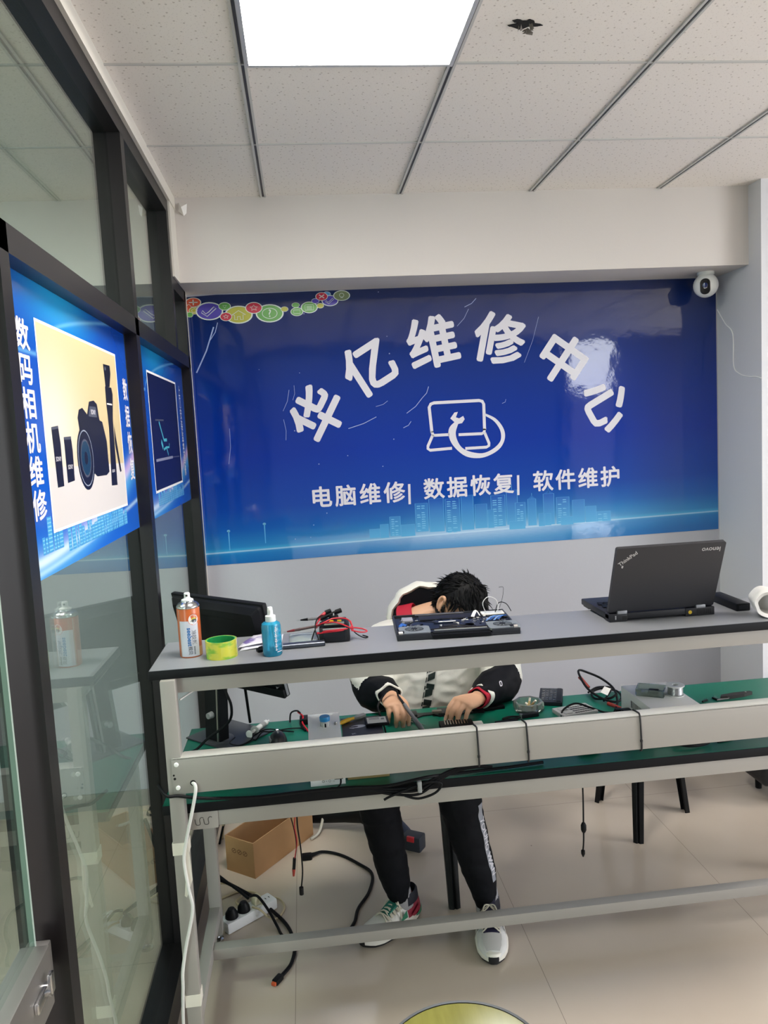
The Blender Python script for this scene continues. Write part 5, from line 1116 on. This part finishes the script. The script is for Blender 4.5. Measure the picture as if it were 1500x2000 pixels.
def ball(m, c, rad, mt, mx=None, n=20, k=12):
    rings = []
    for i in range(k + 1):
        a_ = -PI / 2 + PI * i / k; q = max(.002, math.cos(a_)); rings.append([(c[0] + rad[0] * q * math.cos(2 * PI * j / n), c[1] + rad[1] * q * math.sin(2 * PI * j / n), c[2] + rad[2] * math.sin(a_)) for j in range(n)])
    return m.loft(rings, mt, True, True, mx)
def fuse(m, name, parent, voxel, mats, pick=None, smooth=4, wrinkle=0., wscale=9., fac=.5):
    o = m.build(name, None); rm = o.modifiers.new('r', 'REMESH'); rm.mode = 'VOXEL'; rm.voxel_size = voxel; rm.adaptivity = 0
    sm_ = o.modifiers.new('s', 'SMOOTH'); sm_.iterations = smooth; sm_.factor = fac
    bpy.context.view_layer.update()
    me = bpy.data.meshes.new_from_object(o.evaluated_get(bpy.context.evaluated_depsgraph_get())); bpy.data.objects.remove(o)
    me.materials.clear()
    for q in mats: me.materials.append(q)
    if wrinkle:
        nr = [v.normal.copy() for v in me.vertices]
        for v, nn in zip(me.vertices, nr):
            p = v.co; w_ = noise.noise(Vector((p.x * wscale, p.y * wscale, p.z * wscale * 2.6))) + .45 * noise.noise(Vector((p.x * 30 + 5, p.y * 30, p.z * 46)))
            w_ = w_ * .6 + .4 * (1 - 2 * abs(noise.noise(Vector((p.x * 13 + p.z * 9, p.y * 11, p.z * 16 - p.x * 7)))))
            v.co = p + nn * wrinkle * w_
    for pl_ in me.polygons:
        pl_.use_smooth = True
        if pick: pl_.material_index = pick(pl_.center, pl_.normal)
    me.name = name
    o = bpy.data.objects.new(name, me); COL.objects.link(o); o.parent = parent
    if parent: 
        me.transform(parent.matrix_basis.inverted())
    return o
skin = mat('skin', '#d3a585', .5, var=.06, vscale=18, bump=.02, bscale=300)
BASE = Vector((.53, -.52, 0))
man = thing('person', 'person in pale and black hooded jacket bending over the bench, soldering iron in hand', 'person', tuple(BASE))
HC = Vector((.645, -.680, 1.097))
hf = Vector((.31, -.55, -.775)).normalized(); hr = Vector((-.66, -.70, .14)); hr = (hr - hf * hr.dot(hf)).normalized(); hu = hr.cross(hf)
HM = axes(HC, hr, hf, hu)
body = M()
# head in its own frame: x = the person's right, y = face forward, z = crown
ball(body, (0, -.012, .018), (.075, .096, .100), skin, HM); ball(body, (0, .022, -.045), (.056, .062, .068), skin, HM)
ball(body, (0, .062, -.088), (.024, .020, .018), skin, HM)                                        # chin
limb(body, [HM @ Vector(q) for q in ((0, .083, .015), (0, .096, -.008), (0, .107, -.028))], [.007, .009, .013], skin, 10)   # nose
for s_ in (-1, 1):
    ball(body, (s_ * .011, .097, -.032), (.008, .009, .007), skin, HM, 10, 8); ball(body, (s_ * .045, .060, -.022), (.022, .020, .020), skin, HM)
    ball(body, (s_ * .030, .078, .022), (.024, .010, .008), skin, HM)
    e0 = [HM @ Vector((s_ * (.076 + .008 * q), -.014 + y * .75, z * .85)) for y, z, q in ((.010, -.036, 0), (.004, -.020, .4), (-.002, .0, .9), (-.006, .018, 1.3), (-.018, .026, 1.5), (-.030, .018, 1.5), (-.030, -.002, 1.2), (-.020, -.022, .7), (-.006, -.036, .3))]
    limb(body, e0, [.006, .005, .005, .006, .0065, .0065, .0065, .006, .006], skin, 8)
    ball(body, (s_ * .078, -.022, -.004), (.005, .016, .024), skin, HM, 10, 8)
limb(body, [HM @ Vector(q) for q in ((-.022, .086, -.060), (0, .094, -.057), (.022, .086, -.060))], [.004, .006, .004], skin, 8)
limb(body, [HM @ Vector(q) for q in ((-.020, .083, -.068), (0, .091, -.069), (.020, .083, -.068))], [.004, .006, .004], skin, 8)
# neck, trunk, arms, legs beneath the clothes
limb(body, [HM @ Vector((0, -.020, -.03)), HM @ Vector((0, -.028, -.085)), (.500, -.622, 1.045), (.475, -.600, 1.010), (.50, -.58, .95)], [.056, .053, .055, .060, .075], skin)
limb(body, [(.53, -.50, .55), (.535, -.525, .68), (.545, -.555, .82), (.545, -.575, .93)], [.13, .125, .13, .09], skin, 18, flat=.8, hint=(1, 0, 0))
for pts, rs in (((( .545, -.575, .94), (.40, -.575, .955), (.315, -.63, .87), (.315, -.70, .805), (.338, -.77, .818), (.358, -.835, .828)), [.06, .055, .048, .042, .036, .027]),
                (((.545, -.575, .94), (.70, -.575, .945), (.79, -.63, .87), (.785, -.71, .80), (.735, -.79, .808), (.668, -.862, .802)), [.06, .055, .048, .042, .036, .027]),
                (((.53, -.50, .55), (.45, -.53, .54), (.36, -.72, .53), (.288, -.885, .505), (.312, -.885, .33), (.338, -.877, .18), (.352, -.872, .08)), [.10, .08, .07, .055, .052, .040, .032]),
                (((.53, -.50, .55), (.62, -.53, .54), (.59, -.73, .53), (.567, -.92, .51), (.60, -.938, .33), (.635, -.95, .18), (.655, -.955, .08)), [.10, .08, .07, .055, .052, .040, .032])): limb(body, pts, rs, skin)
for an, dd in (((.352, -.872, .055), (-.225, -.17, 0)), ((.655, -.955, .055), (-.045, -.27, 0))):
    d_ = Vector(dd).normalized(); limb(body, [Vector(an) - d_ * .03 - Vector((0, 0, .01)), Vector(an) + d_ * .05 - Vector((0, 0, .016)), Vector(an) + d_ * .12 - Vector((0, 0, .024))], [.024, .022, .013], skin)
NAIL = []
def hand(W, K, nrm, ts, flex, spread=.05, thumb=None, roll_=0.):
    W, K = Vector(W), Vector(K); d = (K - W); L = d.length; d.normalize(); nrm = Vector(nrm); nrm = (nrm - d * nrm.dot(d)).normalized(); s = d.cross(nrm) * ts    # s points to the thumb side
    sect = lambda c, w, h: [c + s * w * math.cos(a_) * (1 if abs(math.cos(a_)) < .99 else 1) + nrm * h * math.sin(a_) for a_ in [2 * PI * j / 18 for j in range(18)]]
    body.loft([sect(W - d * .02, .027, .021), sect(W + d * .01, .031, .021), sect(W + d * L * .4, .042, .020), sect(W + d * L * .75, .047, .018), sect(K, .046, .0155), sect(K + d * .010, .041, .011)], skin, True, True)
    fl_ = []
    for i, (off, ln, r_) in enumerate(((.034, .076, .0100), (.0118, .083, .0103), (-.0112, .078, .0099), (-.033, .063, .0088))):
        fx = flex[i]; base = K + s * off - d * (.004 if i in (0, 2) else .012 if i == 3 else 0) + nrm * (.002 if i in (1, 2) else 0)
        dirx = (d + s * off * spread * 10).normalized(); p = base; pts = [base - dirx * .02, base]; ang = 0
        for seg, a_ in zip((.45, .31, .24), fx):
            ang += math.radians(a_); v_ = dirx * math.cos(ang) - nrm * math.sin(ang); p = p + v_ * ln * seg; pts.append(p)
        limb(body, pts, [r_, r_ * 1.06, r_, r_ * .92, r_ * .78], skin, 10, 4); ball(body, pts[1] + nrm * .001, (r_ * 1.1,) * 3, skin); ball(body, pts[2], (r_ * 1.05,) * 3, skin, None, 10, 8)
        e_ = (pts[4] - pts[3]).normalized(); nn = (nrm * math.cos(ang) + dirx * math.sin(ang)); NAIL.append((pts[4] - e_ * .001 + nn * r_ * .72, s, e_, nn, r_)); fl_.append(pts[4])
    t0 = W + d * .018 + s * .026 - nrm * .004
    tp_ = thumb if thumb else [t0 + s * .022 + d * .020 - nrm * .006, t0 + s * .026 + d * .050 - nrm * .016, t0 + s * .016 + d * .074 - nrm * .026]
    limb(body, [W + d * .012 + s * .008, t0] + [Vector(q) for q in tp_], [.014, .0145, .0125, .0105, .0085], skin, 12, 4)
    e_ = (Vector(tp_[2]) - Vector(tp_[1])).normalized(); nn = (nrm + s).normalized(); nn = (nn - e_ * nn.dot(e_)).normalized(); NAIL.append((Vector(tp_[2]) - e_ * .001 + nn * .0068, e_.cross(nn), e_, nn, .0095))
hand((.358, -.835, .830), (.372, -.905, .818), (.10, -.12, 1), -1, ((26, 40, 26), (22, 46, 30), (24, 46, 30), (30, 44, 26)), .012, [(.398, -.872, .812), (.405, -.902, .802), (.402, -.928, .790)])
hand((.668, -.862, .803), (.602, -.922, .812), (-.05, -.25, 1), 1, ((36, 34, 14), (32, 40, 16), (34, 40, 16), (38, 36, 14)), .012)
bo = fuse(body, 'body', man, .0034, [skin], None, 4)
nl = M()
for c, s, e_, nn, r_ in NAIL: nl.add([c + s * (r_ * .62 * a_) + e_ * (r_ * .8 * b_) + nn * (.0006 + .0012 * (1 - a_ * a_)) for a_, b_ in ((-1, -1), (0, -1.1), (1, -1), (1, .5), (.6, 1.1), (0, 1.25), (-.6, 1.1), (-1, .5))], [[0, 1, 2, 3, 4, 5, 6, 7]], mat('nail', '#d3a893', .3))
nl.build('fingernails', bo, world=True)
ey = M()
for s_ in (-1, 1):
    ball(ey, (s_ * .031, .068, .001), (.0125, .0125, .0125), mat('eye white', '#dcd8d2', .2), HM, 14, 10); ball(ey, (s_ * .031, .0755, -.001), (.0062, .006, .0062), mat('iris', '#22160f', .15), HM, 12, 8)
    limb(ey, [HM @ Vector((s_ * x, y, z)) for x, y, z in ((.017, .086, .026), (.030, .090, .031), (.046, .080, .027))], [.002, .0032, .0015], mat('black hair', '#08080a', .6, spec=.25), 8)
ey.build('eyes', bo, world=True)
# hair
HAIR = mat('black hair', '#08080a', .6, spec=.25)
hr_ = random.Random(12)
def scalp(th, ph, k=1.): return Vector((.081 * math.sin(th) * math.cos(ph) * k, -.014 + .104 * math.sin(th) * math.sin(ph) * k, .020 + .112 * math.cos(th) * k))
def covered(p):
    y = p.y
    if y > .055: return p.z > .062 - (abs(p.x) > .05) * .02
    if y > -.004: return p.z > .046
    return p.z > -.055 - .02 * (y < -.06)
cap = M(); NT_, NP_ = 30, 44; vs = []; ok = {}
for i in range(NT_ + 1):
    for j in range(NP_):
        th, ph_ = PI * i / NT_, 2 * PI * j / NP_; p = scalp(th, ph_, 1 + .03 * noise.noise(Vector((th * 6, math.cos(ph_) * 3, math.sin(ph_) * 3)))); vs.append(HM @ p); ok[(i, j)] = covered(scalp(th, ph_))
fs = [[i * NP_ + j, i * NP_ + (j + 1) % NP_, (i + 1) * NP_ + (j + 1) % NP_, (i + 1) * NP_ + j] for i in range(NT_) for j in range(NP_) if ok[(i, j)] and ok[(i + 1, j)] and ok[(i, (j + 1) % NP_)]]
cap.add(vs, fs, HAIR, None, True)
def tuft(p0, d0, d1, ln, w):
    side = d0.cross(Vector((hr_.uniform(-1, 1), hr_.uniform(-1, 1), hr_.uniform(-1, 1)))).normalized(); pts = []; p = p0.copy()
    for k in range(5): pts.append(p.copy()); p = p + (d0 * (1 - k / 4) + d1 * (k / 4)).normalized() * ln / 4
    rings = []
    for k, q in enumerate(pts):
        ww = w * (1 - (k / 4) ** 1.5) + .0003; dd = (d0 * (1 - k / 4) + d1 * (k / 4)).normalized(); s2 = dd.cross(side).normalized(); rings.append([q + side * ww, q + s2 * ww * .5, q - side * ww, q - s2 * ww * .5])
    cap.loft(rings, HAIR, True, True)
cnt = 0
while cnt < 1500:
    th, ph_ = math.acos(hr_.uniform(-.75, 1)), hr_.uniform(0, 2 * PI); p = scalp(th, ph_)
    if not covered(p): continue
    nn = Vector((p.x / .081 ** 2, (p.y + .014) / .104 ** 2, (p.z - .02) / .112 ** 2)).normalized(); fwd_ = Vector((.05, 1, -.35)) if p.y > -.03 else Vector((0, -.4, -1))
    flow = (fwd_ - nn * fwd_.dot(nn)).normalized(); spike = hr_.random() < .10
    d0 = (flow * (.4 if spike else 1.1) + nn * (.8 if spike else .28)).normalized(); d1 = (flow + nn * (.5 if spike else -.05) + Vector((hr_.uniform(-.3, .3), hr_.uniform(-.3, .3), hr_.uniform(-.3, .3)))).normalized()
    front = p.y > .03 and p.z > .03
    R3 = HM.to_3x3(); w0, w1 = R3 @ d0, R3 @ d1
    if front: w1 = (w1 * .6 + Vector((0, -.1, -1)) * .7).normalized()
    tuft(HM @ (p * .985), w0, w1, hr_.uniform(.018, .032) * (1.9 if front else 1.), hr_.uniform(.0018, .0042)); cnt += 1
for k in range(20):          # sideburn and temple strands
    p = Vector((.077, .012 + hr_.uniform(-.012, .014), .040 + hr_.uniform(-.010, .014))); tuft(HM @ p, (HM.to_3x3() @ Vector((.15, .35, -.8))).normalized(), (HM.to_3x3() @ Vector((-.1, .25, -1))).normalized(), hr_.uniform(.025, .042), .0032)
cap.build('hair', man, world=True, crease=80)['label'] = 'short tousled black hair'
# red shirt collar and cuff
redc = mat('red shirt', '#b01832', .7, bump=.05, bscale=200)
m = M(); na = (HM @ Vector((0, -.028, -.085)) - Vector((.472, -.605, 1.015))).normalized(); F = frame_z(na)
for r0, r1 in ((.070, .066),):
    na = Vector((.80, -.28, .42)).normalized(); F = frame_z(na); cc = Vector((.486, -.606, 1.030)); rings = [[cc + F @ Vector((r * math.cos(2 * PI * j / 32), r * math.sin(2 * PI * j / 32), z + .010 * math.sin(2 * PI * j / 32))) for j in range(32)] for r, z in ((.088, -.035), (.080, -.005), (.074, .020), (.069, .022), (.066, .008), (.068, -.035))]
m.loft(rings, redc, True, True); m.build('shirt_collar', man, world=True, crease=80)
def cuff(c, d, r, ln, mt, name, wob=.003, lab=None):
    F = frame_z(Vector(d)); c = Vector(c); m = M()
    rg = [[c + F @ Vector(((r_ + wob * math.sin(3 * 2 * PI * j / 28)) * math.cos(2 * PI * j / 28), (r_ + wob * math.cos(4 * 2 * PI * j / 28)) * .88 * math.sin(2 * PI * j / 28), z)) for j in range(28)] for r_, z in ((r, -ln), (r * 1.02, ln * .6), (r, ln), (r * .90, ln), (r * .88, -ln))]
    m.loft(rg, mt, True, True); o = m.build(name, man, world=True, crease=80)
    if lab: o['label'] = lab
pale = mat('pale jacket shell', '#e6e5dc', .6, bump=.04, bscale=260, spec=.3); navy = mat('black jacket shell', '#0c0e14', .65, bump=.04, bscale=260, spec=.2)
cuff((.678, -.852, .803), (-.6, -.62, .02), .041, .014, redc, 'shirt_cuff')
cuff((.690, -.842, .803), (-.6, -.62, .02), .047, .010, pale, 'sleeve_hem', .004); cuff((.354, -.822, .829), (.1, -.95, 0), .046, .013, pale, 'sleeve_hem', .005)
# jacket
jk = M()
rr_ = [((.530, -.50, .50), .185, .135), ((.530, -.52, .60), .200, .155), ((.535, -.545, .70), .212, .160), ((.543, -.562, .80), .215, .152), ((.550, -.575, .89), .208, .135), ((.550, -.582, .96), .185, .112), ((.545, -.585, 1.0), .130, .095), ((.540, -.588, 1.02), .085, .075)]
jk.loft([[(c[0] + a_ * math.cos(2 * PI * j / 40), c[1] + b_ * math.sin(2 * PI * j / 40), c[2]) for j in range(40)] for c, a_, b_ in rr_], pale, True, True)
limb(jk, [(.42, -.58, .955), (.365, -.59, .945), (.312, -.64, .875), (.313, -.705, .812), (.337, -.765, .822), (.352, -.808, .829)], [.088, .086, .083, .074, .060, .045], pale, 20)
limb(jk, [(.68, -.58, .945), (.735, -.59, .935), (.795, -.64, .87), (.792, -.715, .810), (.742, -.785, .813), (.700, -.832, .805)], [.088, .086, .084, .076, .062, .048], pale, 20)
ja, jb = Vector((.313, -.705, .812)), Vector((.792, -.715, .810))
def jpick(c, n_):
    w_ = .008 * math.sin(c.x * 95 + c.y * 40) + .006 * noise.noise(c * 30)
    if c.x < .425 and c.y < -.60: return 1 if (c.y < -.742 or c.z < .832 - .42 * (c.x - .25) + w_ and (c.x < .36 or c.y < -.70)) else 0
    if c.x > .655 and c.y < -.60: return 1 if (c.y < -.742 or c.z < .784 + .16 * (c.x - .70) + w_ and (c.x > .74 or c.y < -.71)) else 0
    return 0
jo = fuse(jk, 'jacket', man, .0065, [pale, navy], jpick, 3, .0095, 8.)
jo['label'] = 'pale hooded jacket with black sleeves'
# front placket and sleeve mark, laid on the jacket surface
bm_ = bmesh.new(); bm_.from_mesh(jo.data); bm_.transform(Matrix.Translation(BASE)); tree = BVHTree.FromBMesh(bm_); bm_.free()
def on_front(x, z, off=.002, y0=-1.3):
    h_ = tree.ray_cast(Vector((x, y0, z)), Vector((0, 1, 0)))
    return Vector((x, (h_[0].y if h_[0] is not None else -.70) - off, z))
def patch(m, x0f, x1f, z0, z1, mt, off, n=10, slant=0.):
    v = []
    for i in range(n + 1):
        z = z0 + (z1 - z0) * i / n
        for j in range(3):
            x = x0f(z) + (x1f(z) - x0f(z)) * j / 2; v.append(on_front(x, z + slant * (j / 2), off))
    m.add(v, [[i * 3 + j, i * 3 + j + 1, (i + 1) * 3 + j + 1, (i + 1) * 3 + j] for i in range(n) for j in range(2)], mt, None, True)
cxp = lambda z: .512 + .22 * (z - .78)
pk_ = M(); patch(pk_, lambda z: cxp(z) - .020, lambda z: cxp(z) + .020, .68, .97, mat('placket', '#d2d1ca', .55), .003, 26); pk_.build('placket', jo, world=True)
mk = M(); dgm = mat('dark green print', '#1f2a28', .5)
for z0, z1, sl in ((.70, .735, .006), (.742, .765, -.006), (.772, .800, .008), (.806, .826, -.006), (.832, .858, .010), (.866, .89, .006)):
    patch(mk, lambda z: cxp(z) - .013, lambda z: cxp(z) + .016, z0, z1, dgm, .0045, 5, sl)
    patch(mk, lambda z: cxp(z) - .019, lambda z: cxp(z) - .015, z0 - .004, z1 - .010, dgm, .0045, 4, sl * .3)
mk.build('printed_marks', jo, world=True)
sl_ = M(); lc = Vector((.762, 0, .842)); wm_ = INK
for pts, w_ in (([(-.004, -.006), (-.004, .006), (.003, .006), (.005, 0), (.003, -.006), (-.004, -.006)], .003),):
    n_ = len(pts); L_ = []
    for a_, b_ in zip(pts[:-1], pts[1:]):
        dx, dz = b_[0] - a_[0], b_[1] - a_[1]; ll = math.hypot(dx, dz); px_, pz_ = -dz / ll * w_ / 2, dx / ll * w_ / 2
        q4 = [on_front(lc.x + x_, lc.z + z_, .002) for x_, z_ in ((a_[0] + px_, a_[1] + pz_), (b_[0] + px_, b_[1] + pz_), (b_[0] - px_, b_[1] - pz_), (a_[0] - px_, a_[1] - pz_))]; sl_.add(q4, [[0, 1, 2, 3]], wm_)
sl_.build('sleeve_logo', jo, world=True)
# hood
hd = M(); hc = Vector((.538, -.545, 1.028)); nh = 48
def hring(r_, y, wob=0., kx=1.): return [hc + Vector(((r_ + wob * math.sin(9 * 2 * PI * j / nh + 1) + wob * .7 * math.sin(17 * 2 * PI * j / nh)) * math.cos(2 * PI * j / nh) * kx, y, (r_ + wob * math.cos(11 * 2 * PI * j / nh)) * math.sin(2 * PI * j / nh))) for j in range(nh)]
hd.loft([hring(.120, .030), hring(.126, -.010, .005), hring(.137, -.022, .004), hring(.148, -.010, .004), hring(.149, .02, .004), hring(.142, .06, .003), hring(.115, .098, .002), hring(.06, .118), hring(.004, .122)], pale, True, True)
ho = hd.build('hood', jo, world=True, crease=70)
hd = M(); hd.loft([hring(.1285, -.014, .005), hring(.124, .0, .006), hring(.112, .03, .005), hring(.085, .060, .004), hring(.05, .075), hring(.003, .080)], navy, True, True); hd.build('hood_lining', ho, world=True, crease=70)
# trousers
tr_ = M(); pantm = mat('black track trousers', '#0b0c11', .75, bump=.05, bscale=200, spec=.18)
tr_.loft([[(.53 + a_ * math.cos(2 * PI * j / 32), -.505 + b_ * math.sin(2 * PI * j / 32), z) for j in range(32)] for z, a_, b_ in ((.455, .15, .11), (.47, .175, .13), (.53, .18, .14), (.60, .175, .135))], pantm, True, True)
PL = [(.45, -.53, .54), (.36, -.72, .53), (.288, -.885, .508), (.300, -.890, .40), (.316, -.887, .29), (.334, -.88, .18), (.344, -.876, .115)]
PR = [(.62, -.53, .54), (.59, -.73, .53), (.567, -.920, .512), (.588, -.935, .40), (.610, -.942, .29), (.636, -.95, .18), (.648, -.953, .105)]
limb(tr_, PL, [.09, .08, .074, .068, .062, .053, .042], pantm, 18); limb(tr_, PR, [.09, .08, .076, .072, .064, .054, .043], pantm, 18)
to = fuse(tr_, 'trousers', man, .0065, [pantm], None, 3, .0075, 8.)
bm_ = bmesh.new(); bm_.from_mesh(to.data); bm_.transform(Matrix.Translation(BASE)); tree2 = BVHTree.FromBMesh(bm_); bm_.free()
# side stripe down the outer front of the left leg
def leg_c(z):
    for a_, b_ in zip(PR[2:-1], PR[3:]):
        if b_[2] <= z <= a_[2]: f = (a_[2] - z) / (a_[2] - b_[2]); return Vector(a_).lerp(Vector(b_), f)
    return Vector(PR[2] if z > .5 else PR[-1])
def on_leg(z, ang, off):
    c = leg_c(z); d = Vector((math.sin(ang), -math.cos(ang), 0)); h_ = tree2.ray_cast(c + d * .3, -d); return (h_[0] if h_[0] is not None else c + d * .06) + d * off
sp_ = M(); n = 40; v = []
for i in range(n + 1):
    z = .185 + (.47 - .185) * i / n
    for a_ in (.62, .80, .98): v.append(on_leg(z, a_, .002))
sp_.add(v, [[i * 3 + j, i * 3 + j + 1, (i + 1) * 3 + j + 1, (i + 1) * 3 + j] for i in range(n) for j in range(2)], mat('grey side stripe', '#8d9098', .5), None, True)
spo = sp_.build('side_stripe', to, world=True)
sp_ = M()
def stripe_text(v): return on_leg(.315 - v.x, .80 + v.y / .07, .0034)
sp_.text('YOUNG WAN', .033, INK, None, bold=.02, warp=stripe_text); sp_.build('stripe_lettering', spo, world=True)
# socks and shoes
sockm = mat('grey ribbed sock', '#9a999c', .8)
for a_, b_ in (((.346, -.874, .15), (.356, -.870, .06)), ((.650, -.953, .14), (.656, -.955, .06))):
    m = M(); A_, B_ = Vector(a_), Vector(b_); F = frame_z(A_ - B_); m.loft([[B_.lerp(A_, k / 6) + F @ Vector((((.036 if j % 2 else .0345) + .004 * (1 - k / 6)) * math.cos(2 * PI * j / 40), ((.036 if j % 2 else .0345) + .004 * (1 - k / 6)) * 1.1 * math.sin(2 * PI * j / 40), 0)) for j in range(40)] for k in range(7)], sockm, True, True); m.build('sock', man, world=True, crease=80)
def shoe(heel, toe, label, toe_m, mid_m, heel_m, tongue_m, flip):
    heel, toe = Vector(heel), Vector(toe); d_ = toe - heel; L = d_.length; MX = T(heel, math.atan2(d_.y, d_.x))
    def width(u): return .030 + .018 * math.sin(PI * min(1, u * .62 + .12)) - .040 * max(0, u - .86) / .14 * (u > .86) * .55 + (.004 if u > .55 and u < .8 else 0) - .012 * max(0, .10 - u) / .10
    def top(u): return .088 if u < .30 else .088 - (.088 - .052) * ((u - .30) / .55) ** .8 if u < .85 else .052 - .024 * ((u - .85) / .15) ** 2
    def outline(k, z, grow=0.): 
        N = 44; o_ = []
        for j in range(N):
            a_ = 2 * PI * j / N; u = .5 - .5 * math.cos(a_); sgn = 1 if math.sin(a_) >= 0 else -1; w = (width(u) + grow) * (abs(math.sin(a_)) ** .42); o_.append(((u - .5) * L * (1 + grow * 6) + L / 2, sgn * w * k, z(u) if callable(z) else z))
        return o_
    so = M(); toe_up = lambda b: (lambda u: b + .010 * max(0, (u - .80) / .2) ** 2)
    so.loft([outline(.92, toe_up(.0)), outline(1.0, toe_up(.004), .001), outline(1.0, toe_up(.010), .001)], mat('black outsole', '#17181c', .6), True, True, MX)
    so.loft([outline(1.0, toe_up(.010), .003), outline(1.02, toe_up(.022), .004), outline(1.0, toe_up(.034), .002), outline(.9, toe_up(.036))], mat('cream midsole', '#dedad0', .5), True, True, MX)
    ft = [outline(1.0, toe_up(z_), g_) for z_, g_ in ((.006, .0035), (.020, .0055), (.027, .0045))]; ids = [j for j in range(44) if ft[0][j][0] > L * .965]; ids.sort(key=lambda j: ft[0][j][1])
    so.add([ft[r_][j] for r_ in range(3) for j in ids] + [(ft[r_][j][0] - .012, ft[r_][j][1] * .9, ft[r_][j][2]) for r_ in (2,) for j in ids], [[r_ * len(ids) + i_, r_ * len(ids) + i_ + 1, (r_ + 1) * len(ids) + i_ + 1, (r_ + 1) * len(ids) + i_] for r_ in range(3) for i_ in range(len(ids) - 1)], MATS['black outsole'], MX, True)
    root = so.build('shoe', man, world=True, crease=60); root['label'] = label
    def upper(u0, u1, mt, g=0., n=9, open_=False, hmax=9.):
        rg = []
        for i in range(n + 1):
            u = u0 + (u1 - u0) * i / n; w, h = width(u) + g - .002, top(u) + g; x = u * L; q = []
            for j in range(20):
                a_ = PI * j / 19; cz_ = math.sin(a_) ** .75; q.append((x, -w * math.cos(a_) * (1 - .25 * cz_ * (u < .45)), .030 + (min(h, hmax) - .030) * cz_ ))
            rg.append(q)
        m = M(); m.loft(rg, mt, True, True, MX); return m
    upper(.55, .985, toe_m).build('toe_box', root, world=True); upper(.28, .58, mid_m, .001).build('vamp', root, world=True); 
    hcm = upper(.02, .30, heel_m, .0015); hcm.build('heel_counter', root, world=True)
    cl = M(); rg = []
    for r_, z in ((.046, .07), (.043, .100), (.037, .108), (.033, .098), (.033, .07)): rg.append([(.20 * L + r_ * 1.15 * math.cos(2 * PI * j / 28), r_ * .88 * math.sin(2 * PI * j / 28), z + .012 * math.cos(2 * PI * j / 28) * -.6 + .006) for j in range(28)])
    cl.loft(rg, mat('navy collar lining', '#191a26', .7), True, True, MX); cl.build('collar', root, world=True, crease=80)
    tg = M(); tg.loft([[(x, y, z) for y in (-.020, -.010, .010, .020)] + [(x - .008, y, z - .006) for y in (.020, .010, -.010, -.020)] for x, z in ((.30 * L, .128), (.36 * L, .108), (.44 * L, .092), (.60 * L, .074))], tongue_m, True, True, MX); tg.build('tongue', root, world=True)
    pn = M()
    for sd in (-1, 1):
        for u0, u1, mt_, zz in ((.06, .24, MATS['shoe red'] if flip else mat('shoe grey mesh', '#b7b5b2', .7), .055), (.03, .16, mat('shoe green', '#2f7a5b', .5) if flip else mat('shoe orange', '#d08a3a', .5), .040), (.34, .46, MATS['shoe green'] if flip else mat('shoe navy', '#22203c', .5), .060)):
            v_ = []
            for i in range(6):
                u = u0 + (u1 - u0) * i / 5; w = width(u) + .0035; 
                for z in (zz - .014, zz + .012 - .004 * i): v_.append((u * L, sd * w * (1 - .22 * max(0, (z - .05) / .05)), z))
            pn.add(v_, [[2 * i, 2 * i + 2, 2 * i + 3, 2 * i + 1] for i in range(5)], mt_, MX)
    pn.build('side_panel', root, world=True)
    if not flip:      # navy patch under the laces and navy lines on the white mesh
        ov = M(); nv = MATS['shoe navy']
        def up_pt(u, f, off=.002): 
            w, h = width(u), top(u); a_ = PI / 2 + f * PI / 2; cz_ = math.sin(a_) ** .75; return (u * L, -(w + off) * math.cos(a_), .030 + (h - .030 + off) * cz_)
        def ov_patch(u0, u1, f0, f1, mt_, n=6): 
            ov.add([up_pt(u0 + (u1 - u0) * i / n, f0 + (f1 - f0) * j / n) for i in range(n + 1) for j in range(n + 1)], [[i * (n + 1) + j, i * (n + 1) + j + 1, (i + 1) * (n + 1) + j + 1, (i + 1) * (n + 1) + j] for i in range(n) for j in range(n)], mt_, MX, True)
        ov_patch(.58, .68, -.34, .34, nv); ov_patch(.68, .93, -.42, .42, mat('grey toe mesh', '#bcbab8', .8, bump=.3, bscale=600))
        for sd in (-1, 1):
            for k in range(4): ov_patch(.36 + .055 * k, .375 + .055 * k, sd * .30, sd * .62, nv, 3)
            ov_patch(.36, .60, sd * .62, sd * .67, nv, 4)
        ov.build('overlay', root, world=True)
    lcs = M()
    for k in range(5):
        u = .38 + .055 * k; z = top(u) + .008; x = u * L; w = .022
        lcs.tube([(x, -w - .008, z - .014), (x + .004, -w * .5, z + .001), (x + .010, w * .5, z + .001), (x + .014, w + .008, z - .016)], .0026, mat('cream lace', '#cfc8b8', .8), 6, 3, False, MX); lcs.tube([(x, w + .008, z - .014), (x + .004, w * .5, z + .002), (x + .010, -w * .5, z + .002), (x + .014, -w - .008, z - .016)], .0026, MATS['cream lace'], 6, 3, False, MX)
    for sd in (-1, 1): lcs.tube([(.37 * L, 0, .106), (.39 * L, sd * .016, .109), (.43 * L, sd * .024, .094), (.41 * L, sd * .010, .100), (.37 * L, 0, .106)], .0024, MATS['cream lace'], 6, 4, False, MX); lcs.tube([(.37 * L, 0, .106), (.42 * L, sd * .03, .090), (.45 * L, sd * .048, .055)], .0024, MATS['cream lace'], 6, 4, False, MX)
    lcs.build('laces', root, world=True)
wmesh = mat('white shoe mesh', '#d3d2d0', .65, bump=.2, bscale=500); mat('shoe red', '#8f2438', .5)
shoe((.415, -.828, 0), (.195, -.998, 0), 'trainer with red heel and green side panels', mat('white shoe leather', '#dedcd6', .45), MATS['white shoe leather'], MATS['shoe red'], mat('green tongue', '#1f6a5c', .6), True)
shoe((.668, -.898, 0), (.620, -1.172, 0), 'white mesh trainer with navy tongue', wmesh, wmesh, MATS['white shoe leather'], mat('navy tongue', '#232038', .6), False)
